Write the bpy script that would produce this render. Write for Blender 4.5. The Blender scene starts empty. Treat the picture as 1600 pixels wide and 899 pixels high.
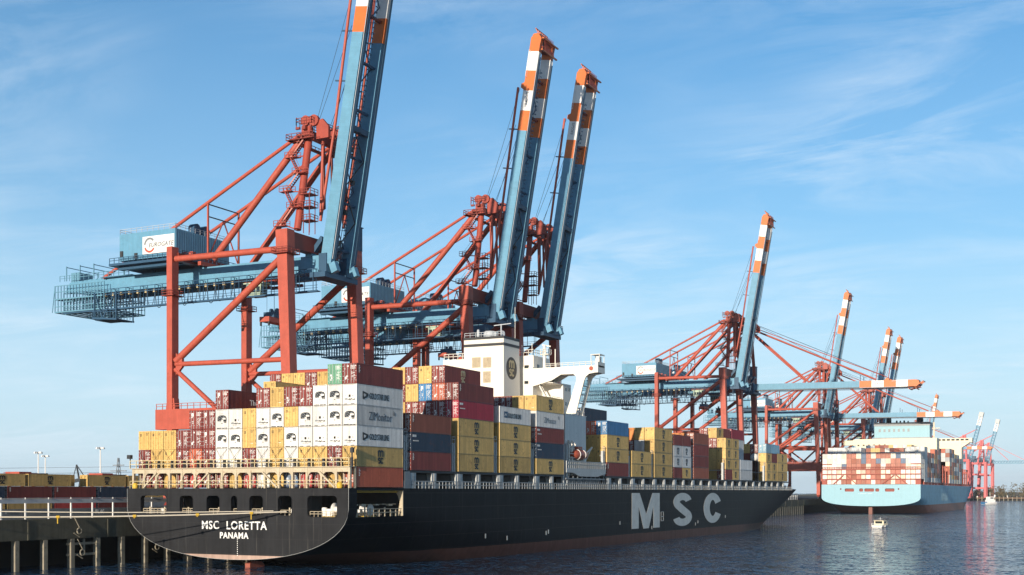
import bpy, bmesh, math, random
from mathutils import Vector, Matrix
R = math.radians
random.seed(11)
sc = bpy.context.scene
COL = sc.collection

# ------------------------------------------------------------------ camera, sky, sun, exposure
cd = bpy.data.cameras.new('camera')
cd.sensor_width = 36.0
cd.lens = 1906 / 1600 * 36
cd.shift_y = (768.9 - 449.5) / 1600
cd.clip_start = 1.0
cd.clip_end = 40000
cam = bpy.data.objects.new('camera', cd)
cam.location = (115.75, -142.4, 11.15)
cam.rotation_euler = (R(90), 0, R(26.639))
COL.objects.link(cam)
sc.camera = cam

SUN_EL, SUN_AZ = 10.4, 176.3          # azimuth clockwise from +Y
w = bpy.data.worlds.new('World')
sc.world = w
w.use_nodes = True
nt = w.node_tree
N, L = nt.nodes, nt.links
bg = N['Background']
sky = N.new('ShaderNodeTexSky')
sky.sky_type = 'NISHITA'
sky.sun_disc = False
sky.sun_elevation = R(SUN_EL)
sky.sun_rotation = R(SUN_AZ)
sky.altitude = 0
sky.air_density = 1.0
sky.dust_density = 0.4
sky.ozone_density = 3.0
tc = N.new('ShaderNodeTexCoord')


def vmath(op, a, b=None, nodes=N, links=L):
    n = nodes.new('ShaderNodeVectorMath')
    n.operation = op
    for i, v in enumerate((a, b)):
        if v is None:
            continue
        if isinstance(v, (tuple, list)):
            n.inputs[i].default_value = v
        else:
            links.new(v, n.inputs[i])
    return n.outputs[0]


def smath(op, a, b=None, nodes=N, links=L, clamp=False):
    n = nodes.new('ShaderNodeMath')
    n.operation = op
    n.use_clamp = clamp
    for i, v in enumerate((a, b)):
        if v is None:
            continue
        if isinstance(v, (int, float)):
            n.inputs[i].default_value = v
        else:
            links.new(v, n.inputs[i])
    return n.outputs[0]


def ramp(fac, stops, nodes=N, links=L):
    n = nodes.new('ShaderNodeValToRGB')
    e = n.color_ramp.elements
    while len(e) < len(stops):
        e.new(0.5)
    for i, (p, c) in enumerate(stops):
        e[i].position = p
        e[i].color = c if len(c) == 4 else (*c, 1)
    links.new(fac, n.inputs[0])
    return n.outputs[0]


def noise(vec, scale, detail=3, rough=0.55, dist=0.0, nodes=N, links=L):
    n = nodes.new('ShaderNodeTexNoise')
    n.inputs['Scale'].default_value = scale
    n.inputs['Detail'].default_value = detail
    n.inputs['Roughness'].default_value = rough
    n.inputs['Distortion'].default_value = dist
    links.new(vec, n.inputs['Vector'])
    return n.outputs['Fac']


# thin high cirrus: noise on a flat layer high above, stretched along the wind
sep = N.new('ShaderNodeSeparateXYZ')
L.new(tc.outputs['Generated'], sep.inputs[0])
zz = smath('ADD', smath('MAXIMUM', sep.outputs[2], 0.0), 0.10)
comb = N.new('ShaderNodeCombineXYZ')
L.new(smath('DIVIDE', sep.outputs[0], zz), comb.inputs[0])
L.new(smath('DIVIDE', sep.outputs[1], zz), comb.inputs[1])
mp = N.new('ShaderNodeMapping')
mp.inputs['Location'].default_value = (3.1, 7.4, 0)
mp.inputs['Rotation'].default_value = (0, 0, R(-38))
mp.inputs['Scale'].default_value = (0.9, 1.9, 1)
L.new(comb.outputs[0], mp.inputs[0])
c1 = noise(mp.outputs[0], 1.5, 9, 0.68, 1.1)
c2 = noise(comb.outputs[0], 0.75, 3, 0.5, 0.4)
cl = smath('MULTIPLY', ramp(c1, [(0.42, (0, 0, 0)), (0.72, (1, 1, 1))]), ramp(c2, [(0.40, (0, 0, 0)), (0.60, (1, 1, 1))]))
cl = smath('MULTIPLY', cl, 0.52)
mx = N.new('ShaderNodeMix')
mx.data_type = 'RGBA'
L.new(cl, mx.inputs['Factor'])
hsv = N.new('ShaderNodeHueSaturation')     # a clear, strongly blue winter sky
hsv.inputs['Saturation'].default_value = 1.58
hsv.inputs['Value'].default_value = 1.06
L.new(sky.outputs[0], hsv.inputs['Color'])
pale = N.new('ShaderNodeMix')                # paler, milkier air towards the horizon
pale.data_type = 'RGBA'
L.new(ramp(sep.outputs[2], [(0.0, (.92,) * 3), (0.10, (.78,) * 3), (0.22, (.44,) * 3), (0.42, (.12,) * 3)]), pale.inputs['Factor'])
L.new(hsv.outputs[0], pale.inputs['A'])
pale.inputs['B'].default_value = (4.0, 5.3, 6.4, 1)
L.new(pale.outputs['Result'], mx.inputs['A'])
mx.inputs['B'].default_value = (5.3, 6.1, 6.8, 1)
deep = N.new('ShaderNodeMix')                # sky above the frame darkened and blued to cut fill on shaded faces
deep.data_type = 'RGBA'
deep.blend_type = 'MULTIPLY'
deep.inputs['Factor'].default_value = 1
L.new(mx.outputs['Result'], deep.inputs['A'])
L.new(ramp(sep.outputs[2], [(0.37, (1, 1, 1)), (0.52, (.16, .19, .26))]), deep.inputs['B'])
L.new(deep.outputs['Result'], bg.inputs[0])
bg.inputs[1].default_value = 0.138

sd = Vector((math.sin(R(SUN_AZ)) * math.cos(R(SUN_EL)), math.cos(R(SUN_AZ)) * math.cos(R(SUN_EL)), math.sin(R(SUN_EL))))
sl = bpy.data.lights.new('sun', 'SUN')
sl.energy = 5.0
sl.angle = R(0.5)
sl.color = (1.0, 0.87, 0.70)
so = bpy.data.objects.new('sun', sl)
so.rotation_euler = sd.to_track_quat('Z', 'Y').to_euler()
so.location = (0, -400, 300)
COL.objects.link(so)
sc.view_settings.view_transform = 'Standard'
sc.view_settings.look = 'None'
sc.view_settings.gamma = 1
sc.view_settings.exposure = 0.20
sc.render.engine = 'CYCLES'
sc.cycles.max_bounces = 6
sc.cycles.volume_bounces = 0
sc.cycles.use_denoising = True


# ------------------------------------------------------------------ helpers
def tag(o, label=None, cat=None, group=None, kind=None):
    for k, v in (('label', label), ('category', cat), ('group', group), ('kind', kind)):
        if v:
            o[k] = v
    return o


def empty(name, loc=(0, 0, 0), label=None, cat=None, group=None, rz=0):
    o = bpy.data.objects.new(name, None)
    o.location = loc
    o.rotation_euler = (0, 0, rz)
    o.empty_display_size = 1
    COL.objects.link(o)
    return tag(o, label, cat, group)


def copy_tree(o, parent=None):
    c = o.copy()
    COL.objects.link(c)
    if parent:
        c.parent = parent
    for ch in o.children:
        copy_tree(ch, c)
    return c


class MB:
    """collects shapes, then becomes ONE mesh object"""

    def __init__(self):
        self.v, self.f, self.m, self.s = [], [], [], []

    def face(self, pts, m=0, smooth=False):
        i = len(self.v)
        self.v += [tuple(p) for p in pts]
        self.f.append(tuple(range(i, i + len(pts))))
        self.m.append(m)
        self.s.append(smooth)

    def grid(self, rows, m=0, smooth=False, closed=False, skip=None):
        i = len(self.v)
        n = len(rows[0])
        for r in rows:
            self.v += [tuple(p) for p in r]
        for a in range(len(rows) - 1):
            for b in range(n if closed else n - 1):
                if skip and skip(a, b):
                    continue
                c = (b + 1) % n
                self.f.append((i + a * n + b, i + a * n + c, i + (a + 1) * n + c, i + (a + 1) * n + b))
                self.m.append(m)
                self.s.append(smooth)

    def box(self, lo, hi, m=0):
        (x0, y0, z0), (x1, y1, z1) = lo, hi
        i = len(self.v)
        self.v += [(x0, y0, z0), (x1, y0, z0), (x1, y1, z0), (x0, y1, z0), (x0, y0, z1), (x1, y0, z1), (x1, y1, z1), (x0, y1, z1)]
        for q in ((3, 2, 1, 0), (4, 5, 6, 7), (0, 1, 5, 4), (1, 2, 6, 5), (2, 3, 7, 6), (3, 0, 4, 7)):
            self.f.append(tuple(i + k for k in q))
            self.m.append(m)
            self.s.append(False)

    def bar(self, p, q, a, b=None, m=0, up=(0, 0, 1), a2=None, b2=None):
        """box beam from p to q, a wide, b high (a2, b2 at q)"""
        p, q = Vector(p), Vector(q)
        b = a if b is None else b
        a2 = a if a2 is None else a2
        b2 = b if b2 is None else b2
        d = (q - p).normalized()
        up = Vector(up)
        if abs(d.dot(up)) > 0.98:
            up = Vector((0, 1, 0))
        s = d.cross(up).normalized()
        u = s.cross(d)
        i = len(self.v)
        for c, w_, h_ in ((p, a, b), (q, a2, b2)):
            for sx, sy in ((-1, -1), (1, -1), (1, 1), (-1, 1)):
                self.v.append(tuple(c + s * (sx * w_ / 2) + u * (sy * h_ / 2)))
        for k in ((3, 2, 1, 0), (4, 5, 6, 7), (0, 1, 5, 4), (1, 2, 6, 5), (2, 3, 7, 6), (3, 0, 4, 7)):
            self.f.append(tuple(i + j for j in k))
            self.m.append(m)
            self.s.append(False)

    def tube(self, pts, r, n=8, m=0, cap=True, r2=None):
        pts = [Vector(p) for p in pts]
        rows = []
        for k, p in enumerate(pts):
            d = (pts[min(k + 1, len(pts) - 1)] - pts[max(k - 1, 0)]).normalized()
            up = Vector((0, 0, 1)) if abs(d.z) < 0.95 else Vector((1, 0, 0))
            s = d.cross(up).normalized()
            u = s.cross(d)
            rr = r if r2 is None else r + (r2 - r) * k / (len(pts) - 1)
            rows.append([p + (s * math.cos(2 * math.pi * j / n) + u * math.sin(2 * math.pi * j / n)) * rr for j in range(n)])
        self.grid(rows, m, n > 5, True)
        if cap:
            self.face(rows[0], m)
            self.face(rows[-1][::-1], m)

    def lathe(self, prof, c, axis='z', n=16, m=0, smooth=True):
        rows = []
        for r, h in prof:
            row = []
            for j in range(n):
                a = 2 * math.pi * j / n
                u, v = r * math.cos(a), r * math.sin(a)
                row.append({'z': (c[0] + u, c[1] + v, c[2] + h), 'y': (c[0] + u, c[1] + h, c[2] + v), 'x': (c[0] + h, c[1] + u, c[2] + v)}[axis])
            rows.append(row)
        self.grid(rows, m, smooth, True)
        self.face(rows[0], m)
        self.face(rows[-1], m)

    def rail(self, pts, h=1.1, step=2.0, r=0.035, m=0, rails=(1.0, 0.55)):
        """guard rail: posts and rails along a polyline"""
        for a, b in zip(pts, pts[1:]):
            a, b = Vector(a), Vector(b)
            n = max(1, round((b - a).length / step))
            for k in range(n + 1):
                p = a.lerp(b, k / n)
                self.bar(p, p + Vector((0, 0, h)), 2 * r, m=m)
            for f in rails:
                z = Vector((0, 0, h * f))
                self.bar(a + z, b + z, 2 * r, m=m)

    def prism(self, poly, axis, a, b, m=0):
        """2D polygon pushed from a to b along an axis; poly coords are the other two axes in order"""
        def P(p, h):
            return {'x': (h, p[0], p[1]), 'y': (p[0], h, p[1]), 'z': (p[0], p[1], h)}[axis]
        self.face([P(p, a) for p in poly], m)
        self.face([P(p, b) for p in poly][::-1], m)
        n = len(poly)
        for k in range(n):
            p, q = poly[k], poly[(k + 1) % n]
            self.face([P(p, a), P(q, a), P(q, b), P(p, b)], m)

    def mesh(self, name, mats):
        me = bpy.data.meshes.new(name)
        me.from_pydata(self.v, [], self.f)
        for mt in (mats if isinstance(mats, (list, tuple)) else [mats]):
            me.materials.append(mt)
        me.polygons.foreach_set('material_index', self.m)
        me.polygons.foreach_set('use_smooth', self.s)
        bm = bmesh.new()
        bm.from_mesh(me)
        bmesh.ops.recalc_face_normals(bm, faces=bm.faces)
        bm.to_mesh(me)
        bm.free()
        me.update()
        return me

    def build(self, name, mats, parent=None, loc=None):
        return link(name, self.mesh(name, mats), parent, loc)


def link(name, me, parent=None, loc=None):
    o = bpy.data.objects.new(name, me)
    COL.objects.link(o)
    if parent:
        o.parent = parent
    if loc:
        o.location = loc
    return o


def text_mesh(s, size, mat, matrix, bold=0.0, ext=0.01, sx=1.0, space=1.0, italic=0.0):
    cu = bpy.data.curves.new('t', 'FONT')
    cu.body = s
    cu.size = size
    cu.offset = bold
    cu.extrude = ext
    cu.space_character = space
    cu.shear = italic
    cu.resolution_u = 3
    o = bpy.data.objects.new('t', cu)
    COL.objects.link(o)
    dg = bpy.context.evaluated_depsgraph_get()
    dg.update()
    me = bpy.data.meshes.new_from_object(o.evaluated_get(dg))
    bpy.data.objects.remove(o)
    me.transform(matrix @ Matrix.Diagonal((sx, 1, 1, 1)))
    me.materials.clear()
    me.materials.append(mat)
    return me


AFT = Matrix.Rotation(R(90), 4, 'X')                                   # writing on a face that looks to -Y
SIDE = Matrix.Rotation(R(90), 4, 'Z') @ Matrix.Rotation(R(90), 4, 'X')  # writing on a face that looks to +X


def arc(cx, cz, rx, rz, a0, a1, n=10):
    return [(cx + rx * math.cos(R(a0 + (a1 - a0) * k / n)), cz + rz * math.sin(R(a0 + (a1 - a0) * k / n))) for k in range(n + 1)]


def stroke(mb, pts, wd, plane, off, m=0, th=0.012):
    """flat brush stroke with real thickness; plane 'x' = lies in YZ looking to +X, 'y' = lies in XZ looking to -Y"""
    P = [Vector((p[0], p[1])) for p in pts]
    l, r_ = [], []
    for k, p in enumerate(P):
        d = (P[min(k + 1, len(P) - 1)] - P[max(k - 1, 0)]).normalized()
        if 0 < k < len(P) - 1:
            d1 = (P[k] - P[k - 1]).normalized()
            d2 = (P[k + 1] - P[k]).normalized()
            c = max(0.5, d.dot(d1))
        else:
            c = 1
        nn = Vector((-d.y, d.x)) * (wd / 2 / c)
        l.append(p + nn)
        r_.append(p - nn)

    def W(p, h):
        return (off + h, p.x, p.y) if plane == 'x' else (p.x, off - h, p.y)
    for k in range(len(P) - 1):
        mb.face([W(l[k], th), W(r_[k], th), W(r_[k + 1], th), W(l[k + 1], th)], m)
        mb.face([W(l[k], 0), W(l[k], th), W(l[k + 1], th), W(l[k + 1], 0)], m)
        mb.face([W(r_[k], th), W(r_[k], 0), W(r_[k + 1], 0), W(r_[k + 1], th)], m)


# ------------------------------------------------------------------ materials
MATS = {}


def paint(name, rgb, rough=0.5, metal=0.0, var=0.10, streak=0.12, rust=0.0, rand=0.0, sc_=0.5, spec=0.4, rustcol=(0.16, 0.06, 0.025)):
    m = bpy.data.materials.new(name)
    m.use_nodes = True
    n, l = m.node_tree.nodes, m.node_tree.links
    b = n['Principled BSDF']
    b.inputs['Roughness'].default_value = rough
    b.inputs['Metallic'].default_value = metal
    b.inputs['Specular IOR Level'].default_value = spec
    t = n.new('ShaderNodeTexCoord')
    vec = t.outputs['Object']
    oi = n.new('ShaderNodeObjectInfo')
    if rand:
        vec = vmath('ADD', vec, vmath('SCALE', (53, 31, 17), None, n, l), n, l)
        scn = vec.node.inputs[1].links[0].from_node
        l.new(oi.outputs['Random'], scn.inputs['Scale'])
    mpn = n.new('ShaderNodeMapping')
    mpn.inputs['Scale'].default_value = (1.6, 1.6, 0.10)
    l.new(vec, mpn.inputs[0])
    a = noise(vec, sc_, 4, 0.6, 0, n, l)
    s = noise(mpn.outputs[0], 1.0, 4, 0.65, 0, n, l)
    f = smath('ADD', smath('MULTIPLY', smath('SUBTRACT', a, 0.5, n, l), 2.6 * var, n, l), smath('MULTIPLY', smath('SUBTRACT', s, 0.5, n, l), 2.6 * streak, n, l), n, l)
    f = smath('ADD', f, 1.0, n, l)
    if rand:
        f = smath('ADD', f, smath('MULTIPLY', smath('SUBTRACT', oi.outputs['Random'], 0.5, n, l), 2 * rand, n, l), n, l)
    cb = n.new('ShaderNodeRGB')
    cb.outputs[0].default_value = (*rgb, 1)
    vs = n.new('ShaderNodeVectorMath')
    vs.operation = 'SCALE'
    l.new(cb.outputs[0], vs.inputs[0])
    l.new(f, vs.inputs['Scale'])
    out = vs.outputs[0]
    if rust:
        fine = noise(vec, 2.3, 5, 0.7, 0, n, l)
        k = smath('MULTIPLY', ramp(fine, [(0.52, (0, 0, 0)), (0.68, (1, 1, 1))], n, l), ramp(s, [(0.42, (0, 0, 0)), (0.62, (1, 1, 1))], n, l), n, l)
        k = smath('MULTIPLY', k, rust, n, l)
        mi = n.new('ShaderNodeMix')
        mi.data_type = 'RGBA'
        l.new(k, mi.inputs['Factor'])
        l.new(out, mi.inputs['A'])
        mi.inputs['B'].default_value = (*rustcol, 1)
        out = mi.outputs['Result']
    l.new(out, b.inputs['Base Color'])
    MATS[name] = m
    return m


CC = {
    'yellow': (0.62, 0.42, 0.15), 'maroon': (0.21, 0.042, 0.036), 'red': (0.42, 0.05, 0.045), 'orange red': (0.48, 0.11, 0.055),
    'white': (0.71, 0.70, 0.675), 'navy': (0.022, 0.045, 0.085), 'blue': (0.05, 0.20, 0.42), 'green': (0.17, 0.42, 0.27),
    'rust brown': (0.29, 0.085, 0.05), 'light blue': (0.22, 0.42, 0.56), 'grey': (0.36, 0.39, 0.42), 'crimson': (0.36, 0.025, 0.05),
    'slate blue': (0.10, 0.16, 0.26), 'orange': (0.60, 0.22, 0.06), 'pale grey': (0.60, 0.62, 0.63),
    'faded red': (0.42, 0.16, 0.115), 'pale pink': (0.58, 0.41, 0.35), 'cream': (0.72, 0.66, 0.54)}
CM = {k: paint('container_' + k.replace(' ', '_'), v, 0.5, 0, 0.16, 0.42, 0.8 if k not in ('white', 'pale grey', 'cream') else 0.3, 0.16) for k, v in CC.items()}
RED = paint('crane_red', (0.44, 0.088, 0.056), 0.5, 0, 0.22, 0.20, 0.5, 0.04)
MRED = paint('crane_mid_red', (0.36, 0.065, 0.042), 0.45, 0, 0.2, 0.1, 0.3)
DRED = paint('crane_dark_red', (0.24, 0.04, 0.028), 0.5, 0, 0.15, 0.1, 0.3)
BLUE = paint('crane_blue', (0.118, 0.30, 0.445), 0.5, 0, 0.16, 0.16, 0.25, 0.04)
DBLUE = paint('crane_deep_blue', (0.028, 0.085, 0.16), 0.5, 0, 0.1, 0.08, 0.1)
ORANGE = paint('crane_orange', (0.62, 0.15, 0.03), 0.45, 0, 0.1, 0.1, 0.2)
WHITE = paint('white_paint', (0.80, 0.79, 0.77), 0.45, 0, 0.05, 0.06, 0.12)
CREAM = paint('cream_paint', (0.52, 0.45, 0.33), 0.5, 0, 0.16, 0.2, 0.9, rustcol=(0.24, 0.10, 0.04))
SHIPWHITE = paint('superstructure_white', (0.80, 0.76, 0.68), 0.45, 0, 0.04, 0.07, 0.15)
LGREY = paint('pale_grey_steel', (0.50, 0.52, 0.52), 0.5, 0, 0.12, 0.2, 0.5)
GREY = paint('grey_steel', (0.22, 0.24, 0.26), 0.5, 0.2, 0.15, 0.15, 0.3)
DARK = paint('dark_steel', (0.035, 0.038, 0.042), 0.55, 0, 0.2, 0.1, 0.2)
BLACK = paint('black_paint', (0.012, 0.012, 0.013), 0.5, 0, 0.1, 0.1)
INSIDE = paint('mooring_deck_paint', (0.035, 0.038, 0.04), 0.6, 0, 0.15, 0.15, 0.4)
YEL = paint('safety_yellow', (0.65, 0.42, 0.05), 0.5, 0, 0.1, 0.1, 0.3)
ROPE = paint('rope', (0.62, 0.56, 0.46), 0.8, 0, 0.15, 0.0)
CABLE = paint('cable_black', (0.03, 0.03, 0.03), 0.5, 0, 0.1, 0)
WIRE = paint('wire_rope', (0.05, 0.07, 0.10), 0.5, 0.3, 0.1, 0)
LIFE = paint('lifeboat_orange', (0.40, 0.09, 0.05), 0.4, 0, 0.1, 0.1, 0.2)
MARK = paint('white_lettering', (0.82, 0.82, 0.80), 0.5, 0, 0.04, 0.06)
INK = paint('black_lettering', (0.022, 0.022, 0.024), 0.5, 0, 0.04, 0.04)
INKGREY = paint('grey_lettering', (0.10, 0.11, 0.13), 0.5, 0, 0.04, 0.04)
TANINK = paint('tan_lettering', (0.55, 0.45, 0.25), 0.5, 0, 0.04, 0.04)
HULLLET = paint('weathered_white_lettering', (0.68, 0.68, 0.64), 0.5, 0, 0.16, 0.16, 0.4, rustcol=(0.30, 0.24, 0.15))
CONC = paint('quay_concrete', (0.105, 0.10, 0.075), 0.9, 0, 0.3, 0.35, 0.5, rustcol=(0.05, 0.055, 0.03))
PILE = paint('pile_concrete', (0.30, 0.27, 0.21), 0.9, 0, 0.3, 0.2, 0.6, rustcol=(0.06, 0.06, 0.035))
ASPH = paint('terminal_asphalt', (0.065, 0.065, 0.065), 0.9, 0, 0.25, 0, 0, sc_=0.05)
GALV = paint('galvanised_steel', (0.48, 0.52, 0.56), 0.5, 0.0, 0.1, 0.1, 0.1)
WALLC = paint('barrier_concrete', (0.20, 0.21, 0.22), 0.85, 0, 0.15, 0.25, 0.4, rustcol=(0.07, 0.07, 0.06))
PINK = paint('faded_red', (0.60, 0.10, 0.11), 0.5, 0, 0.1, 0.1, 0)
GLASS = paint('dark_glass', (0.02, 0.03, 0.035), 0.12, 0, 0.05, 0, spec=0.6)
AQUA = paint('pale_blue_hull', (0.25, 0.47, 0.57), 0.45, 0, 0.06, 0.09, 0.1)


def hull_paint(name, top, low, z1, rough, edge=0.12, panel=True, stain=0.5, seam=0.22):
    m = bpy.data.materials.new(name)
    m.use_nodes = True
    n, l = m.node_tree.nodes, m.node_tree.links
    b = n['Principled BSDF']
    b.inputs['Roughness'].default_value = rough
    b.inputs['Specular IOR Level'].default_value = 0.05
    t = n.new('ShaderNodeTexCoord')
    vec = t.outputs['Object']
    s_ = n.new('ShaderNodeSeparateXYZ')
    l.new(vec, s_.inputs[0])
    mpn = n.new('ShaderNodeMapping')
    mpn.inputs['Scale'].default_value = (0.9, 0.9, 0.05)
    l.new(vec, mpn.inputs[0])
    st = noise(mpn.outputs[0], 1.0, 5, 0.65, 0, n, l)
    bl = noise(vec, 0.25, 5, 0.65, 0, n, l)
    f = smath('ADD', smath('MULTIPLY', smath('SUBTRACT', st, 0.5, n, l), 0.9, n, l), smath('MULTIPLY', smath('SUBTRACT', bl, 0.5, n, l), 0.7, n, l), n, l)
    f = smath('ADD', f, 1.0, n, l)
    mi = n.new('ShaderNodeMix')
    mi.data_type = 'RGBA'
    mi.inputs['A'].default_value = (*low, 1)
    mi.inputs['B'].default_value = (*top, 1)
    z = smath('ADD', s_.outputs[2], smath('MULTIPLY', smath('SUBTRACT', bl, 0.5, n, l), edge * 2, n, l), n, l)
    z = smath('MULTIPLY', smath('SUBTRACT', z, z1, n, l), 12.0, n, l, True)
    l.new(z, mi.inputs['Factor'])
    vs = n.new('ShaderNodeVectorMath')
    vs.operation = 'SCALE'
    l.new(mi.outputs['Result'], vs.inputs[0])
    l.new(f, vs.inputs['Scale'])
    # pale salt runs down the plating
    mp2 = n.new('ShaderNodeMapping')
    mp2.inputs['Scale'].default_value = (2.2, 2.2, 0.09)
    l.new(vec, mp2.inputs[0])
    s2 = noise(mp2.outputs[0], 1.0, 4, 0.6, 0, n, l)
    k = smath('MULTIPLY', ramp(s2, [(0.60, (0, 0, 0)), (0.80, (1, 1, 1))], n, l), stain, n, l)
    m2 = n.new('ShaderNodeMix')
    m2.data_type = 'RGBA'
    l.new(k, m2.inputs['Factor'])
    l.new(vs.outputs[0], m2.inputs['A'])
    m2.inputs['B'].default_value = (0.20, 0.19, 0.17, 1)
    # weld seams between plates, with rust weeping from some of them
    cs = n.new('ShaderNodeCombineXYZ')
    l.new(smath('ADD', s_.outputs[1], s_.outputs[0], n, l), cs.inputs[0])
    l.new(s_.outputs[2], cs.inputs[1])
    br_ = n.new('ShaderNodeTexBrick')
    br_.inputs['Scale'].default_value = 1.0
    br_.inputs['Brick Width'].default_value = 9.0
    br_.inputs['Row Height'].default_value = 2.2
    br_.inputs['Mortar Size'].default_value = 0.05
    br_.inputs['Mortar Smooth'].default_value = 0.4
    l.new(cs.outputs[0], br_.inputs['Vector'])
    sm = smath('MULTIPLY', br_.outputs['Fac'], seam, n, l)
    m3 = n.new('ShaderNodeMix')
    m3.data_type = 'RGBA'
    l.new(sm, m3.inputs['Factor'])
    l.new(m2.outputs['Result'], m3.inputs['A'])
    m3.inputs['B'].default_value = (0.10, 0.095, 0.09, 1)
    mp4 = n.new('ShaderNodeMapping')
    mp4.inputs['Scale'].default_value = (0.8, 0.8, 0.13)
    mp4.inputs['Location'].default_value = (11, 5, 3)
    l.new(vec, mp4.inputs[0])
    rs = ramp(noise(mp4.outputs[0], 1.0, 5, 0.7, 0, n, l), [(0.64, (0, 0, 0)), (0.76, (1, 1, 1))], n, l)
    m4 = n.new('ShaderNodeMix')
    m4.data_type = 'RGBA'
    l.new(smath('MULTIPLY', rs, 0.30, n, l), m4.inputs['Factor'])
    l.new(m3.outputs['Result'], m4.inputs['A'])
    m4.inputs['B'].default_value = (0.11, 0.05, 0.028, 1)
    l.new(m4.outputs['Result'], b.inputs['Base Color'])
    # plating that is not quite flat
    bp = n.new('ShaderNodeBump')
    bp.inputs['Strength'].default_value = 0.25
    bp.inputs['Distance'].default_value = 0.12
    l.new(noise(vec, 0.35, 2, 0.5, 0, n, l), bp.inputs['Height'])
    l.new(bp.outputs[0], b.inputs['Normal'])
    MATS[name] = m
    return m


BLACKHULL = hull_paint('black_hull', (0.009, 0.011, 0.015), (0.12, 0.060, 0.050), 2.0, 0.45, stain=0.10)
TRANSOM = hull_paint('transom_black', (0.026, 0.027, 0.030), (0.42, 0.30, 0.25), 1.95, 0.5, edge=0.03, stain=0.34, seam=0.08)  # hull and boot paint again, sunlight on the stern put into the paler colours
BLUEHULL = hull_paint('pale_blue_ship_hull', (0.24, 0.47, 0.60), (0.36, 0.17, 0.135), 4.4, 0.45, stain=0.12)

# water
WATER = bpy.data.materials.new('river_water')
WATER.use_nodes = True
n_, l_ = WATER.node_tree.nodes, WATER.node_tree.links
b_ = n_['Principled BSDF']
b_.inputs['Base Color'].default_value = (0.012, 0.044, 0.098, 1)
b_.inputs['Roughness'].default_value = 0.06
b_.inputs['IOR'].default_value = 1.33
t_ = n_.new('ShaderNodeTexCoord')


def wave(scale, sx, sy, rot, detail, dist):
    mm = n_.new('ShaderNodeMapping')
    mm.inputs['Rotation'].default_value = (0, 0, R(rot))
    mm.inputs['Scale'].default_value = (sx, sy, 1)
    l_.new(t_.outputs['Object'], mm.inputs[0])
    nn = noise(mm.outputs[0], scale, detail, 0.62, dist, n_, l_)
    return nn


def slope(scale, sx, sy, rot, detail, k):
    """a wavelet field read as surface slope, so ripples keep their steepness far away"""
    o = wave(scale, sx, sy, rot, detail, 0.3).node.outputs['Color']
    v = vmath('SUBTRACT', o, (0.5, 0.5, 0.5), n_, l_)
    return vmath('MULTIPLY', v, (k, k, 0), n_, l_)


gust = ramp(wave(0.010, 1, 1.8, 30, 3, 0.5), [(0.34, (0.55,) * 3), (0.60, (1,) * 3)], n_, l_)
sl_ = vmath('ADD', slope(0.33, 1, 1.6, 22, 4, 2.0), slope(1.5, 1, 1.3, -8, 3, 3.2), n_, l_)
sl_ = vmath('MULTIPLY', sl_, gust, n_, l_)
nv = vmath('NORMALIZE', vmath('ADD', sl_, (0, 0, 1), n_, l_), None, n_, l_)
l_.new(nv, b_.inputs['Normal'])

# ------------------------------------------------------------------ setting
QZ = 7.2                                    # quay level above the water


def quay_x(y):                              # the quay edge bends slightly inland beyond the big ship
    return -22.3 if y < 300 else -22.3 - 0.042 * (y - 300)


m = MB()
m.face([(-9000, -3000, 0), (9000, -3000, 0), (9000, 12000, 0), (-9000, 12000, 0)])
tag(m.build('water', WATER), kind='structure')
m = MB()
ys = [-400, 300, 420, 600, 800, 1000]
m.grid([[(quay_x(y) - 0.3, y, QZ) for y in ys], [(-1500, y, QZ) for y in ys]])
m.face([(quay_x(1000) - .3, 1000, QZ), (-1500, 1000, QZ), (-1500, 1000, 0), (quay_x(1000) - .3, 1000, 0)])
tag(m.build('terminal_ground', ASPH), kind='structure')

# ---- quay wall with piles
qw = empty('quay_wall', (0, 0, 0), 'weathered concrete quay wall on piles beside the black ship', 'quay wall')
m = MB()
ys = [-120, 300, 480, 700, 990]
m.grid([[(quay_x(y), y, 4.3) for y in ys], [(quay_x(y), y, QZ + .05) for y in ys], [(quay_x(y) - 1.6, y, QZ + .05) for y in ys], [(quay_x(y) - 1.6, y, 4.3) for y in ys]], closed=False)
m.grid([[(quay_x(y) - 1.6, y, 4.3) for y in ys], [(quay_x(y), y, 4.3) for y in ys]])
y = -110.0
while y < 480:                              # joints and ladders recesses along the face
    m.box((quay_x(y) - .02, y, 4.32), (quay_x(y) + .10, y + .25, QZ - .1))
    y += 15.1
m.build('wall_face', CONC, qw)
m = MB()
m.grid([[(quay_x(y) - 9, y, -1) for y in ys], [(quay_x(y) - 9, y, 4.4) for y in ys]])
m.build('back_wall', BLACK, qw)  # black stands in for the deep shade under the quay deck
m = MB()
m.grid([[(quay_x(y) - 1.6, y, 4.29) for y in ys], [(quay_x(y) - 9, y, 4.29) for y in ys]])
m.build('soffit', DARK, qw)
m = MB()
for a, b in ((-11.9, -6.0),):
    m.bar((quay_x(0) - .4, a, 3.5), (quay_x(0) - .4, b, 3.5), .3, .35)
    m.bar((quay_x(0) - .4, a, 1.9), (quay_x(0) - .4, b, 1.9), .3, .35)
    m.bar((quay_x(0) - .4, -8.6, 4.2), (quay_x(0) - .4, -8.6, 1.7), .25)
m.build('fender_frame', PILE, qw)
m = MB()
y = -111.9
np_ = 0
PY = []
while y < 480:
    PY.append(y)
    y += 5.04
vis = [p for p in PY if -30 < p < 12 or p > 340]
rest = [p for p in PY if p not in vis]
for p in vis:
    mm = MB()
    mm.bar((quay_x(p) - .40, p, -1.5), (quay_x(p) - .40, p, 4.28), .8, .7)
    mm.build('pile', PILE, qw)
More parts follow.
